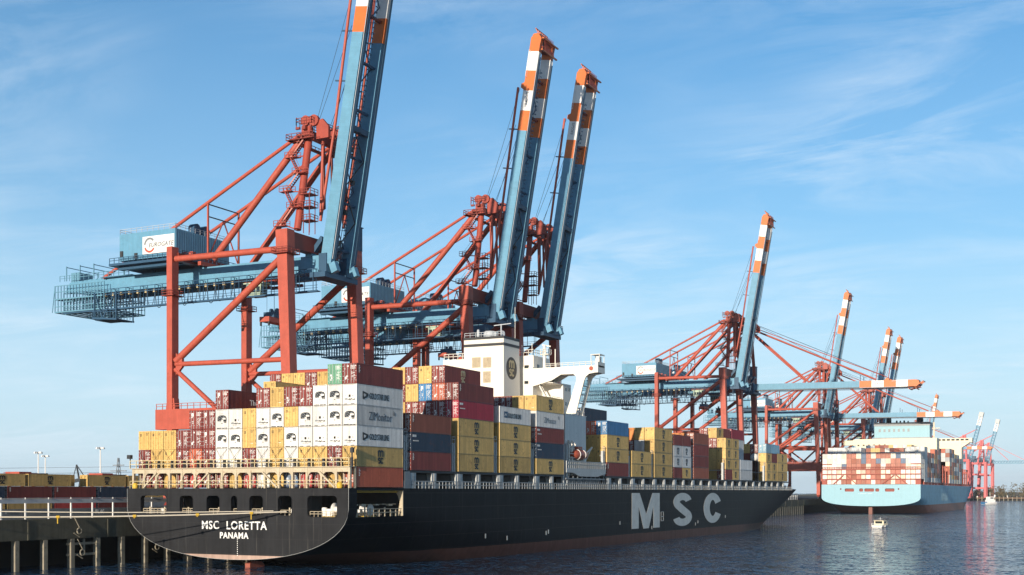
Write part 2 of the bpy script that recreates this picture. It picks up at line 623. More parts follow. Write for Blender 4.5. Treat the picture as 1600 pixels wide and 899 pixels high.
for p in rest:
    m.bar((quay_x(p) - .55, p, -1.5), (quay_x(p) - .55, p, 4.28), 1.0, 1.0)
tag(m.build('pile_row', PILE, qw), kind='stuff')

# ---- crash barrier on the quay edge: posts, a deep top beam, a low concrete wall behind
br = empty('quay_barrier', (-24, 0, QZ), 'grey beam barrier on white posts along the quay edge', 'barrier')
m = MB()
for a, b in ((-120, 300), (300, 472)):
    pa, pb = Vector((quay_x(a) - 1.6, a, 2.62)), Vector((quay_x(b) - 1.6, b, 2.62))
    for d in (Vector((24, 0, 0)),):
        m.bar(pa + d, pb + d, 0.16, 0.62)
        m.bar(pa + d + Vector((0, 0, .42)), pb + d + Vector((0, 0, .42)), 0.10, 0.08)
m.build('top_beam', GALV, br)
y = -119.3
m = MB()
k = 0
while y < 470:
    x = quay_x(y) - 1.55 + 24
    if -40 < y < 8 or 330 < y:
        mm = MB()
        mm.bar((x + .12, y, -.15), (x + .12, y, 2.35), .19, .19)
        mm.box((x - .1, y - .3, -.15), (x + .34, y + .3, -.02))
        mm.bar((x + .12, y, 2.9), (x + .12, y, 3.15), .1, .1)
        mm.build('post', WHITE, br)
    else:
        m.bar((x + .12, y, -.15), (x + .12, y, 2.35), .26, .26)
    y += 4.2
tag(m.build('post_row', WHITE, br), kind='stuff')
m = MB()
for a, b in ((-120, 300), (300, 472)):
    m.bar((quay_x(a) - 3.4 + 24, a, .75), (quay_x(b) - 3.4 + 24, b, .75), .5, 1.5)
y = -118
while y < 300:
    m.box((quay_x(y) - 3.18 + 24, y, .9), (quay_x(y) - 3.08 + 24, y + 1.3, 1.15))
    y += 6.1
m.build('low_wall', WALLC, br)
link('lettering', text_mesh('FL.60', 0.85, MARK, Matrix.Translation((-3.4 + .27 + 1.7, -3.6, 1.6 - .95)) @ SIDE, 0.02), br)
# tyre fenders hung on chains
for i, (fy, fz, lb) in enumerate([(-10.2, 5.4, 'white lifebuoy fender hanging high on the quay face'), (-9.6, 2.2, 'white ring fender hanging low between two quay piles'), (6.0, 2.4, 'white ring fender hanging beside the black stern')]):
    m = MB()
    ring = [(quay_x(0) + .35, fy + .42 * math.cos(R(a)), fz + .42 * math.sin(R(a))) for a in range(0, 361, 20)]
    m.tube(ring, 0.11, 8, cap=False)
    m.tube([(quay_x(0) + .35, fy, fz + .55), (quay_x(0) + .2, fy - .8, fz + 2.0)], .07, 5)
    m.bar((quay_x(0) + .2, fy - .9, fz - .3), (quay_x(0) + .2, fy + .2, fz - .9), .12)
    tag(m.build('ring_fender', PILE), lb, 'fender', 'ring fenders on the quay')

# ------------------------------------------------------------------ hulls
HB = 20.2


def lerp_tab(tab, y):
    for (a, va), (b, vb) in zip(tab, tab[1:]):
        if y <= b:
            return va + (vb - va) * max(0, (y - a)) / (b - a)
    return tab[-1][1]


def hull_rows(B, y0, zk_tab, zt_tab, ya, tipwl, tipdk, zc, uppers, deck, bowrise, ex=(1.8, 5.0), nexp=2.2, aft=None):
    """half-sections from the transom to the stem; each a list of (b, y, z) from keel to deck"""
    rows = []
    for y in aft:
        zk, zt = lerp_tab(zk_tab, y), lerp_tab(zt_tab, y)
        sec = []

        def bz(z):
            if z >= zt:
                return B
            return B * max(0.0, 1 - ((zt - z) / (zt - zk)) ** nexp) ** (1 / nexp)
        z0 = max(zk, -2.0)
        e_ = 2.4 if y < 20 else max(1.0, 2.4 - 1.4 * (y - 20) / 90)
        zs = [z0 + (zc - z0) * (k / 15) ** e_ for k in range(16)]
        for z in zs:
            sec.append((bz(z), y, z))
        for z in uppers:
            sec.append((bz(z), y, z))
        rows.append(sec)
    us = [0.04, .1, .18, .26, .34, .42, .5, .58, .66, .73, .8, .86, .91, .95, .98, 1.0]
    zs = [-2 + (zc + 2) * k / 15 for k in range(16)] + list(uppers)
    for u in us:
        sec = []
        for z in zs:
            s = max(0, min(1, z / deck))
            ys_ = tipwl + (tipdk - tipwl) * s ** 1.25
            yy = ya + u * (ys_ - ya)
            e = ex[0] + (ex[1] - ex[0]) * s ** 1.3
            zz_ = z + (bowrise * max(0, u - .45) ** 2 / .3 * s ** 4)
            sec.append((B * max(0, 1 - u ** e), yy, zz_))
        rows.append(sec)
    return rows


def fill_with_holes(outer, holes, plane_y, matidx=0):
    """flat panel at y = plane_y with holes, each a list of (x, z)"""
    bm = bmesh.new()
    edges = []
    for loop in [outer] + holes:
        vs_ = [bm.verts.new((p[0], plane_y, p[1])) for p in loop]
        for k in range(len(vs_)):
            edges.append(bm.edges.new((vs_[k], vs_[(k + 1) % len(vs_)])))
    bmesh.ops.triangle_fill(bm, use_beauty=True, use_dissolve=False, edges=edges)
    return bm


def rrect(x0, x1, z0, z1, r, n=4):
    r = min(r, (x1 - x0) / 2 - .02, (z1 - z0) / 2 - .02)
    p = []
    for cx, cz, a in ((x1 - r, z0 + r, -90), (x1 - r, z1 - r, 0), (x0 + r, z1 - r, 90), (x0 + r, z0 + r, 180)):
        p += arc(cx, cz, r, r, a, a + 90, n)
    return p


def recess(mb, loop, y0, y1, m=0):
    n = len(loop)
    for k in range(n):
        a, b = loop[k], loop[(k + 1) % n]
        mb.face([(a[0], y0, a[1]), (b[0], y0, b[1]), (b[0], y1, b[1]), (a[0], y1, a[1])], m)


# ================================================================== the black container ship
DECK = 11.68
PITCH_ = 2.52
ship = empty('container_ship', (0, 0, 0), 'black hulled container ship moored stern to the viewer, stacked with yellow and white containers', 'container ship')
Y0 = -2.2
aft = [Y0, -0.1, 4, 8, 12.2, 16, 22, 30, 40, 52, 66, 84, 105, 130, 160, 190]
uppers = [8.6, 9.8, 11.35, DECK]
rows = hull_rows(HB, Y0, [(Y0, 1.35), (6, 1.0), (12, 0.35), (22, -2.5), (40, -7), (60, -10), (400, -10)],
                 [(Y0, 9.0), (15, 8.2), (35, 6.0), (60, 3.6), (90, 1.5), (120, 0.0), (160, -2), (400, -2)], 190, 274, 303, 7.6, uppers, DECK, 1.0, aft=aft)
m = MB()


def cut(a, b):                              # open mooring deck in the ship's side
    return 1 <= a <= 3 and 15 <= b <= 17


m.grid([[(p[0], p[1], p[2]) for p in r] for r in rows], 0, True, skip=cut)
m.grid([[(-p[0], p[1], p[2]) for p in r] for r in rows], 0, True, skip=cut)
hull = m.build('hull', BLACKHULL, ship)
# transom plate with its openings
HOLES = [(-17.6, -12.5, 7.9, 10.6), (-9.9, -7.4, 7.95, 10.6), (-4.8, -2.4, 7.95, 10.6), (-0.25, 0.85, 7.95, 10.6), (3.1, 5.5, 7.95, 10.6), (8.2, 10.6, 7.8, 10.6), (13.3, 18.3, 7.65, 10.6)]
outer = [(p[0], p[2]) for p in rows[0]] + [(-p[0], p[2]) for p in rows[0][::-1][:-1]]
hl = [rrect(a, b, c, d, .55) for a, b, c, d in HOLES]
bm = fill_with_holes(outer, hl, Y0 - .004)
me = bpy.data.meshes.new('transom')
bm.to_mesh(me)
bm.free()
me.materials.append(TRANSOM)
transom = link('transom', me, ship)
m = MB()
for h in hl:
    m = MB()
    recess(m, h, Y0 - .004, Y0 + .75)
    for a, b in ((0, .09),):                # raised rim around each opening
        big = [(p[0] + (p[0] - sum(q[0] for q in h) / len(h)) * .05, p[1] + (p[1] - sum(q[1] for q in h) / len(h)) * .07) for p in h]
        for k in range(len(h)):
            j = (k + 1) % len(h)
            m.face([(h[k][0], Y0 - .05, h[k][1]), (h[j][0], Y0 - .05, h[j][1]), (big[j][0], Y0 - .05, big[j][1]), (big[k][0], Y0 - .05, big[k][1])])
            m.face([(big[k][0], Y0 - .05, big[k][1]), (big[j][0], Y0 - .05, big[j][1]), (big[j][0], Y0, big[j][1]), (big[k][0], Y0, big[k][1])])
    m.build('opening_rim', TRANSOM, transom)
# bead welded along the transom edge
m = MB()
e = [(p[0] * 1.003, Y0 - .05, p[2] - .02) for p in rows[0]]
m.tube([(-p[0], p[1], p[2]) for p in e[::-1]] + e[1:], .022, 6)
m.build('edge_bead', LGREY, transom)
# decks and inner bulkhead
m = MB()
m.grid([[(-p[-1][0] + .05, p[-1][1], p[-1][2] - .35 if i < 4 else p[-1][2] - .02) for i, p in enumerate(rows)], [(p[-1][0] - .05, p[-1][1], p[-1][2] - .35 if i < 4 else p[-1][2] - .02) for i, p in enumerate(rows)]])
m.face([(-20.1, Y0 + .02, DECK - .01), (20.1, Y0 + .02, DECK - .01), (20.1, 13, DECK - .01), (-20.1, 13, DECK - .01)])
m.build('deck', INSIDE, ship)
m = MB()
m.face([(-19.6, Y0 + .05, 7.55), (19.6, Y0 + .05, 7.55), (19.9, 12.3, 7.55), (-19.9, 12.3, 7.55)])
m.face([(-19.2, 12.3, 7.5), (19.2, 12.3, 7.5), (19.2, 12.3, DECK - .1), (-19.2, 12.3, DECK - .1)])
for x in (-11, -6.2, -1.4, 1.9, 7, 11.8):
    m.box((x - .15, 0, 7.55), (x + .15, 3.2, 11.3))
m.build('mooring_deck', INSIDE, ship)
# bare-plated web at the forward end of the open side, lit by the sun
m = MB()
for s in (1, -1):
    m.prism([(s * 20.18, 7.62), (s * 20.18, 11.66), (s * 18.6, 11.66), (s * 19.3, 10.6), (s * 19.62, 9.6), (s * 19.4, 8.4), (s * 18.7, 7.62)], 'y', 12.02, 12.18)
m.build('side_web', CREAM, ship)
m = MB()
m.bar((20.0, .2, 11.45), (20.0, 12.0, 11.45), .25, .3)
m.bar((19.2, .2, 11.15), (19.2, 12.0, 11.15), .12, .2)
m.build('edge_girder', YEL, ship)
# mooring winches
for i, (x, y, s) in enumerate([(16.6, .9, 1), (10.0, 1.6, .8), (-14.6, 1.6, .8), (4.4, 2.6, .8), (-8.6, 2.6, .8), (17.5, 6.5, .9)]):
    m = MB()
    r = .95 * s
    m.lathe([(r, -.9 * s), (r, -.78 * s), (.45 * s, -.78 * s), (.45 * s, .55 * s), (r, .55 * s), (r, .67 * s)], (x, y, 7.6 + r + .1), 'x', 18)
    m.box((x - 1.9 * s, y - .5 * s, 7.6), (x - 1.0 * s, y + .6 * s, 7.6 + 1.15 * s))
    m.lathe([(.42 * s, 0), (.42 * s, 1.25 * s), (.30 * s, 1.35 * s)], (x - 2.35 * s, y - .3, 7.6), 'z', 12)
    m.box((x - 2.4 * s, y - .9 * s, 7.56), (x + 1.0 * s, y + 1.0 * s, 7.68), 1)
    m.build('mooring_winch', [WHITE, YEL], ship)
for (a, b, c, d) in HOLES:
    m = MB()
    m.rail([(a + .1, Y0 + .5, c), (b - .1, Y0 + .5, c)], .75, .7, .035)
    m.build('opening_rail', CREAM, ship)
m = MB()
m.rail([(19.9, .1, 7.6), (19.9, 12, 7.6)], 1.1, 1.4, .045)
m.build('side_rail', CREAM, ship)
m = MB()
for y in (1.2, 3.2, 4.6, 6.6, 8.4, 10.2, 11.2):
    m.bar((19.3, y, 7.6), (19.3, y, 7.6 + random.uniform(.7, 1.7)), .18)
    m.box((18.7, y - .5, 9.1 + random.uniform(-.1, .3)), (19.2, y + .5, 9.4))
for x in (-16.5, -13.6, -9, -3.2, 4.8, 9.6):
    m.bar((x, Y0 + .9, 7.6), (x, Y0 + .9, 8.9), .22)
tag(m.build('mooring_gear', CREAM, ship), kind='stuff')
# ship's name and port on the transom
def name_on_transom(s, size, x0, z0, sx, bold):
    return text_mesh(s, size, MARK, Matrix.Translation((x0, Y0 - .03, z0)) @ AFT, bold, .015, sx, 1.12)


link('ship_name', name_on_transom('MSC', 1.66, -5.75, 5.74, .97, .03), transom)
link('ship_name', name_on_transom('LORETTA', 1.66, -1.15, 5.74, .95, .03), transom)
link('home_port', name_on_transom('PANAMA', 1.22, -2.35, 4.42, 0.98, .035), transom)
m = MB()
for k in range(9):                          # draught marks
    m.box((0.85, Y0 - .03, 1.9 + k * .28), (0.97, Y0 - .004, 2.03 + k * .28))
m.build('draught_marks', MARK, transom)
# rudder head just breaking the water
m = MB()
m.prism([(1.2, -2), (1.2, .55), (2.0, .95), (4.0, .75), (4.6, .2), (4.6, -2)], 'x', -.45, .45)
m.build('rudder', paint('rudder_red', (0.34, 0.10, 0.07), 0.6, 0, .2, .2), ship)
# huge letters on the side
m = MB()
X = HB + .005
m.prism([(106.1, 3.1), (106.1, 10.9), (110.9, 10.9), (115.0, 6.2), (119.1, 10.9), (123.9, 10.9), (123.9, 3.0), (119.7, 3.0), (119.7, 7.9), (116.7, 3.0), (113.3, 3.0), (110.3, 7.9), (110.3, 3.1)], 'x', X, X + .02)
m.build('hull_letter', HULLLET, hull)
m = MB()
sp = arc(140.3, 8.75, 4.5, 1.3, 12, 90, 8) + arc(140.3, 8.75, 4.5, 1.3, 90, 225, 10)[1:] + [(140.3, 6.85)] + arc(140.3, 5.05, 4.7, 1.25, 45, -90, 10) + arc(140.3, 5.05, 4.7, 1.25, -90, -172, 8)[1:]
cp = arc(164.5, 7.0, 5.2, 3.0, 28, 180, 16) + arc(164.5, 7.0, 5.2, 3.0, 180, 332, 16)[1:]


def fat(mb, pts, wy, wz):
    """hull letter stroke: wide along the ship, narrower up and down"""
    P = [Vector(p) for p in pts]
    l, r_ = [], []
    for k, p in enumerate(P):
        d = P[min(k + 1, len(P) - 1)] - P[max(k - 1, 0)]
        d = Vector((d.x / wy, d.y / wz)).normalized()
        nn = Vector((-d.y * wy / 2, d.x * wz / 2))
        l.append(p + nn)
        r_.append(p - nn)
    for k in range(len(P) - 1):
        mb.face([(X + .02, *l[k]), (X + .02, *r_[k]), (X + .02, *r_[k + 1]), (X + .02, *l[k + 1])])
        mb.face([(X, *l[k]), (X + .02, *l[k]), (X + .02, *l[k + 1]), (X, *l[k + 1])])
        mb.face([(X, *r_[k]), (X + .02, *r_[k]), (X + .02, *r_[k + 1]), (X, *r_[k + 1])])


fat(m, sp, 4.7, 1.75)
m.build('hull_letter', HULLLET, hull)
m = MB()
fat(m, cp, 5.0, 1.8)
m.build('hull_letter', HULLLET, hull)
m = MB()
for (y0, y1, z0, z1) in ((124.8, 126.6, 4.4, 6.6), ):
    for a in ((y0, y0 + .2, z0, z1), (y1 - .2, y1, z0, z1), (y0, y1, z0, z0 + .12), (y0, y1, z1 - .12, z1), (y0, y1, 5.4, 5.52)):
        m.box((HB + .0, a[0], a[2]), (HB + .03, a[1], a[3]))
for y, z in ((62, 3.2), (63, 3.4), (118.6, 2.7), (150, 2.8), (152, 3.3), (175.5, 4.2), (99, 4.2), (38, 3.4), (46, 2.8)):
    m.box((HB, y, z), (HB + .03, y + .35, z + .75))
m.build('hull_marks', LGREY, hull)

# ---- stern lashing frame: posts, arched plates, braces, walkway and rails
PX = [-19.6, -17.4, -15.0, -12.4, -10.0, -7.4, -4.9, -2.4, 0.2, 2.8, 5.4, 7.9, 10.3, 12.8, 15.3, 17.8, 20.0]
fr = MB()
for x in PX:
    fr.box((x - .16, -1.75, DECK), (x + .16, -1.35, 14.62))
for i, (a, b) in enumerate(zip(PX, PX[1:])):
    fr.box((a + .16, -1.70, 13.95), (b - .16, -1.40, 14.62))
    if i % 3 != 0:                          # arch haunches
        for s, x in ((1, a + .16), (-1, b - .16)):
            fr.prism([(x, 13.949), (x + s * .55, 13.949), (x + s * .2, 13.7), (x, 13.2)], 'y', -1.66, -1.44)
fr.box((-20, -2.0, 14.62), (20.2, -.25, 14.72))
for x in PX[::3]:
    fr.bar((x + .5, -.6, DECK), (x + .5, -.6, 14.6), .12)
for a, b in ((1, 2), (5, 6)):
    fr.bar((PX[a] + .1, -1.85, DECK + .1), (PX[b] + .2, -1.85, 14.0), .28, .2)
for a, b in ((9.3 - .7, 11.0), (17.0, 14.4)):
    pass
fr.bar((PX[11] - .1, -1.85, DECK + .1), (PX[10] - .2, -1.85, 14.0), .28, .2)
fr.bar((PX[15] - .1, -1.85, DECK + .1), (PX[14] - .2, -1.85, 14.0), .28, .2)
for s in (-19.6, 20.0):                     # side trestles
    fr.box((s - .15, -.5, DECK), (s + .15, -.2, 14.6))
frame = fr.build('lashing_frame', CREAM, ship)
m = MB()
for c in range(16):
    x0 = -20.16 + PITCH_ * c
    for s in (-1, 1):
        m.tube([(x0 + 1.26 - s * 1.0, -.7, 14.9), (x0 + 1.26 + s * 1.0, -.12, 17.5)], .028, 4)
tag(m.build('lashing_rods', DARK, frame), kind='stuff')
m = MB()
m.rail([(-20, -1.95, 14.72), (20.1, -1.95, 14.72)], 1.15, 1.25, .045)
m.rail([(-20, -1.95, DECK), (20.1, -1.95, DECK)], 1.1, 2.5, .035)
for x in PX[1:]:
    m.box((x - .22, -1.2, 14.72), (x + .12, -.9, 15.95), 1)
m.build('frame_rail', [paint('rail_buff', (0.66, 0.55, 0.32), .5, 0, .1, .1, .3), DARK], frame)
for x in (-18.9, 18.6):
    m = MB()
    m.lathe([(.35, 0), (.45, .3), (.35, .75), (.1, .85)], (x, -2.0, DECK), 'z', 10)
    m.build('float_locker', YEL, frame)
m = MB()
m.bar((-20.3, -1.6, 14.7), (-20.3, -1.6, 16.6), .12)
m.box((-20.7, -1.9, 16.2), (-20.0, -1.4, 16.8))
m.build('stern_light', DARK, frame)
m = MB()
m.bar((20.25, -1.4, 14.7), (20.25, -1.4, 17.4), .16)
m.box((20.05, -1.6, 16.6), (20.5, -1.2, 17.3))
m.build('stern_light', DARK, frame)

# ---- pedestals, coaming, rails along the side; lashing bridges between the stacks
BAY = [0, 14.5, 29.1, 43.6, 58.2, 92.2, 106.5, 120.75, 134.2, 149.2, 176.4, 190.3, 218.0, 231.3]
m = MB()
m.box((-17.6, 13.2, DECK), (17.6, 70.4, 14.0))
m.box((-17.6, 91.5, DECK), (17.6, 246, 14.0))
m.box((-20, 13.2, 14.05), (20, 70.4, 14.38))
m.box((-20, 91.5, 14.05), (20, 246, 14.38))
m.build('hatch_coaming', DARK, ship)
ped = []
yy = 14.4
while yy < 70:
    ped += [yy, yy + 7.0]
    yy += 14.55
yy = 93.0
while yy < 245:
    ped += [yy, yy + 6.9]
    yy += 13.9
for i, y in enumerate(ped):
    m = MB()
    wd = .95 if i % 2 == 0 else .7
    m.prism([(20.05, DECK), (20.05, 14.04), (18.7, 14.04), (18.9, 12.6), (18.5, DECK)], 'y', y, y + wd)
    m.box((19.75, y - .55, DECK), (19.98, y - .2, 14.04))
    if i % 2 == 0:
        m.box((19.7, y + wd + .3, DECK), (19.98, y + wd + .75, 14.04))
        m.box((19.6, y - .2, 13.5), (20.0, y + wd + .5, 13.9))
    m.build('stack_pedestal', LGREY, ship)
m = MB()
m.rail([(20.0, 12.6, DECK), (20.0, 250, DECK)], 1.1, 1.05, .05, rails=(1.0, .5))
for k in range(60):
    y = random.uniform(14, 245)
    if 71 < y < 91:
        continue
    m.box((18.6, y, DECK), (19.3, y + random.uniform(.3, 1.2), DECK + random.uniform(.6, 1.5)))
m.build('side_rail', LGREY, ship)
m = MB()
m.box((19.0, 12.7, DECK), (20.1, 14.2, 14.2))
m.build('deck_locker', GREY, ship)
for i, b in enumerate(BAY[1:], 1):          # narrow lashing towers standing in the gaps
    m = MB()
    y = b - 1.2
    h = 19.6 if i % 2 else 19.0
    for dy in (-.35, .35):
        m.box((19.4, y + dy - .13, 14.38), (19.9, y + dy + .13, h))
    for z in (15.8, 17.2, 18.6):
        m.box((19.0, y - .45, z), (19.9, y + .45, z + .12))
    m.box((-19.5, y - .4, 16.9), (19.2, y + .4, 17.05))
    m.rail([(19.85, y - .45, h - .02), (19.85, y + .45, h - .02)], 1.0, .9, .04)
    m.build('lashing_tower', LGREY, ship)

# ---- funnel, deckhouse and bridge wing
m = MB()
f0 = [(-3.2, 72.4), (6.3, 72.4), (6.3, 80.0), (-3.2, 80.0)]
f1 = [(-2.9, 72.6), (6.05, 72.6), (6.05, 79.6), (-2.9, 79.6)]
m.grid([[(x, y, 14.4) for x, y in f0], [(x, y, 40.2) for x, y in f1]], 0, False, True)
def ring_at(t, o):
    return [(a[0] + (b[0] - a[0]) * t + (o if a[0] > 0 else -o), a[1] + (b[1] - a[1]) * t + (o if a[1] > 75 else -o)) for a, b in zip(f0, f1)]
r_ = ring_at(1, .0)
m.grid([[(x, y, 40.2) for x, y in ring_at(1, .06)], [(x, y, 40.75) for x, y in ring_at(1, .06)]], 1, False, True)
m.grid([[(x, y, 40.75) for x, y in ring_at(1, .0)], [(x, y, 41.6) for x, y in ring_at(1, .0)]], 0, False, True)
m.grid([[(x, y, 41.6) for x, y in ring_at(1, .06)], [(x, y, 42.1) for x, y in ring_at(1, .06)]], 1, False, True)
m.face([(x, y, 42.0) for x, y in ring_at(1, .05)], 1)
fun = m.build('funnel', [SHIPWHITE, DARK], ship)
m = MB()
for x, y, r, h in ((1.2, 76, 1.3, 1.6), (-1.2, 75.5, .3, 2.0), (3.8, 77, .3, 1.5), (4.5, 75, .25, 1.4), (3.0, 75.0, .3, 1.2)):
    m.lathe([(r, 0), (r, h * .7), (r * .8, h), (r * .3, h + .05)], (x, y, 42), 'z', 14)
m.bar((4.8, 74, 42), (4.8, 74, 44.6), .2)
m.bar((3.2, 74, 44.4), (7.0, 74, 44.6), .16)
m.rail([(-2.8, 72.7, 42), (6, 72.7, 42)], 1.0, 1.2, .04)
m.build('exhaust_pipes', GALV, fun)
m = MB()
for a, b, c, d in ((-1.0, .9, 36.0, 38.1), (1.5, 3.3, 35.9, 38.0), (1.5, 3.2, 32.9, 35.2)):
    m.box((a, 72.36 + (36 - 14) * .0077, c), (b, 72.9, d))
    for k in range(9):
        z = c + .12 + k * (d - c - .15) / 9
        m.prism([(72.50, z), (72.42, z + .10), (72.60, z + .16)], 'x', a, b)
m.build('vent_louvre', CREAM, fun)
# round emblem on the funnel's side
m = MB()
fx = 6.3 - .25 * (36.0 - 14.4) / 25.8 + .03
cyl = []
for k in range(32):
    a = 2 * math.pi * k / 32
    yy, zz_ = 76.0 + 2.35 * math.cos(a), 35.9 + 2.25 * math.sin(a)
    cyl.append((6.3 - .25 * (zz_ - 14.4) / 25.8 + .02, yy, zz_))
m.face(cyl)
m.grid([cyl, [(p[0] - .05, p[1], p[2]) for p in cyl]], 0, False, True)


def msc_emblem(mb, plane, off, cx, cz, s, m=0, lean=0.0):
    """the lower-case m over sc"""
    wd = .30 * s
    k = lambda pts: [(cx + p[0] * s + lean * p[1] * s, cz + p[1] * s) for p in pts]
    stroke(mb, k([(-.62, .08), (-.62, .95)]), wd, plane, off, m)
    stroke(mb, k([(-.62, .68)] + arc(-.31, .68, .31, .26, 180, 0, 8) + [(0, .08)]), wd, plane, off + .004 * (1 if plane == 'x' else -1), m)
    stroke(mb, k([(0, .68)] + arc(.31, .68, .31, .26, 180, 0, 8) + [(.62, .08)]), wd, plane, off + .008 * (1 if plane == 'x' else -1), m)
    stroke(mb, k([(-.06, -.22)] + arc(-.36, -.30, .28, .15, 40, 230, 8) + arc(-.36, -.72, .28, .17, 50, -140, 8)), wd * .8, plane, off, m)
    stroke(mb, k(arc(.36, -.52, .30, .38, 40, 320, 12)), wd * .8, plane, off, m)


msc_emblem(m, 'x', fx + .02, 76.0, 35.85, 1.55, 1)
m.build('round_emblem', [DARK, TANINK], fun)

dh = MB()
dh.box((-15, 81.5, 14.4), (8.2, 90.0, 36.6))
dh.box((-13, 81.8, 36.6), (8.2, 89.5, 39.0))
dh.box((8.2, 86.2, 14.4), (12.8, 90.2, 33.4))
house = dh.build('deckhouse', SHIPWHITE, ship)
m = MB()
for z in (29.0, 33.2, 36.4):
    m.box((6.3, 81.42, z), (7.2, 81.6, z + .6))
    m.box((8.15, 83.4, z), (8.26, 84.4, z + .9))
for z in (17, 20, 23, 26, 29, 32):
    for y in (87.3, 89.0):
        m.box((12.75, y, z), (12.85, y + .6, z + .7))
m.build('deckhouse_window', GLASS, house)
m = MB()
for z in (25.0, 29.2, 33.2):                # landings with stairs between them
    m.box((8.2, 81.7, z), (12.6, 86.2, z + .14))
    m.rail([(8.4, 81.8, z + .14), (12.5, 81.8, z + .14), (12.5, 86, z + .14)], 1.1, 1.1, .045)
for z0, z1, x0, x1 in ((25.1, 29.2, 9.2, 11.4), (29.3, 33.2, 11.4, 9.2), (33.3, 36.6, 9.4, 11.0)):
    for y in (82.0, 82.9):
        m.bar((x0, y, z0), (x1, y, z1), .10, .25)
    for k in range(9):
        m.box((x0 + (x1 - x0) * k / 9 - .12, 82.0, z0 + (z1 - z0) * k / 9), (x0 + (x1 - x0) * k / 9 + .12, 82.9, z0 + (z1 - z0) * k / 9 + .05))
m.rail([(-12.8, 81.9, 39), (8.1, 81.9, 39), (8.1, 89.4, 39)], 1.2, 1.1, .05)
m.build('outside_stair', SHIPWHITE, house)
m = MB()                                    # mast, aerials, radar
m.tube([(9.6, 84, 33), (9.6, 84, 41.2)], .32, 8)
m.box((9.0, 83.4, 39.2), (10.8, 84.8, 39.35))
m.rail([(9.0, 83.4, 39.35), (10.8, 83.4, 39.35), (10.8, 84.8, 39.35)], 1.0, .7, .04)
m.tube([(11.6, 85, 33.4), (11.6, 85, 40.4)], .12, 6)
m.bar((10.6, 84.9, 41.0), (9.0, 84.2, 41.3), .25)
for x, h in ((4.5, 2.4), (5.6, 1.6), (6.8, 2.8), (3.2, 3.4)):
    m.tube([(x, 84, 39), (x, 84, 39 + h)], .07, 5)
m.tube([(1.4, 87, 39), (1.4, 87, 50)], .05, 5)
m.build('mast', SHIPWHITE, house)
wg = MB()                                   # bridge wing with its haunch and forked strut
wg.prism([(8.2, 36.25), (22.0, 36.35), (22.0, 34.85), (20.7, 34.65), (20.0, 34.1), (19.6, 33.2), (17.9, 27.0), (17.9, 26.3), (15.6, 26.3), (15.75, 27.0), (17.9, 33.2), (17.95, 34.2), (17.3, 34.75), (14.6, 34.75), (12.4, 33.6), (8.2, 32.6)], 'y', 81.2, 81.55)
wg.prism([(8.2, 36.25), (22.0, 36.35), (22.0, 34.85), (20.7, 34.65), (20.0, 34.1), (19.6, 33.2), (17.9, 27.0), (17.9, 26.3), (17.2, 26.3), (17.2, 27.0), (19.0, 33.2), (18.95, 34.2), (17.3, 34.75), (14.6, 34.75), (12.4, 33.6), (8.2, 32.6)], 'y', 84.6, 84.9)
wg.box((8.2, 81.552, 36.0), (22.6, 84.598, 36.3))
wg.box((8.2, 81.552, 34.85), (22.4, 84.598, 35.0))
wg.box((22.003, 81.25, 34.85), (22.6, 84.9, 37.0))
for z in (27.2, 28.9, 30.6, 32.3):
    x = 17.9 + (z - 27) * .27
    wg.box((x - .6, 81.552, z), (x - .05, 84.598, z + .18))
wing = wg.build('bridge_wing', SHIPWHITE, house)
m = MB()
m.box((20.6, 82.2, 38.5), (22.6, 84.8, 38.62))
for x in (20.7, 22.5):
    for y in (82.3, 84.7):
        m.bar((x, y, 36.3), (x, y, 38.5), .10)
m.box((21.9, 82.0, 36.4), (22.5, 83.4, 38.1))
m.rail([(11, 81.3, 36.3), (22.5, 81.3, 36.35)], .75, 1.3, .04)
m.build('wing_shelter', SHIPWHITE, wing)
m = MB()
m.lathe([(.42, -.06), (.42, .06)], (21.2, 81.12, 35.7), 'y', 14)
m.build('lifebuoy', LIFE, wing)
m = MB()
m.box((12.2, 74.5, 14.4), (18.5, 84.8, 26.3))
m.box((12.0, 74.3, 26.3), (18.6, 84.9, 26.42))
m.rail([(12.2, 74.4, 26.4), (18.5, 74.4, 26.4)], 1.1, 1.2, .04)
m.build('wing_pedestal', paint('pedestal_grey_white', (0.76, 0.76, 0.73), .5, 0, .06, .12, .2), house)
# boarding platform outside the deckhouse
m = MB()
m.prism([(71.6, 15.75), (91.3, 15.75), (91.3, 14.9), (87.0, 14.2), (78.0, 14.2), (74.5, 14.9), (71.6, 14.9)], 'x', 19.3, 20.15)
m.rail([(20.1, 71.6, 15.75), (20.1, 91.3, 15.75)], 1.35, 1.0, .07)
m.rail([(20.1, 78, 15.75), (20.1, 90.5, 15.75)], 1.3, .5, .05)
m.box((18.0, 71.5, DECK), (19.2, 91, 13.7), 1)
for k in range(9):
    y = 72 + k * 2.2
    m.bar((19.9, y, DECK), (19.9, y + 1.1, 14.2), .15, m=1)
    m.bar((19.9, y + 2.2, DECK), (19.9, y + 1.1, 14.2), .12, m=1)
m.box((19.4, 71.5, 13.6), (20.1, 91, 13.85), 1)
for y in (70.9, 72.4):
    m.box((19.3, y, DECK), (19.8, y + .4, 20.5))
    m.box((19.3, 90.6, DECK), (19.8, 91.1, 19.5))
m.build('boarding_platform', [LGREY, GREY], ship)
m = MB()
m.lathe([(.75, 0), (.95, .5), (.95, 1.2), (.7, 1.8), (.2, 2.1)], (18.6, 82.3, 16.3), 'z', 14)
m.box((18.2, 81.9, 14.4), (19.0, 82.7, 16.3))
m.tube([(18.8, 80.0, 15.8), (18.8, 80.0, 17.2), (18.8, 87.2, 20.2)], .18, 7)
m.tube([(18.8, 82.0, 15.8), (18.8, 87.2, 20.2)], .12, 6)
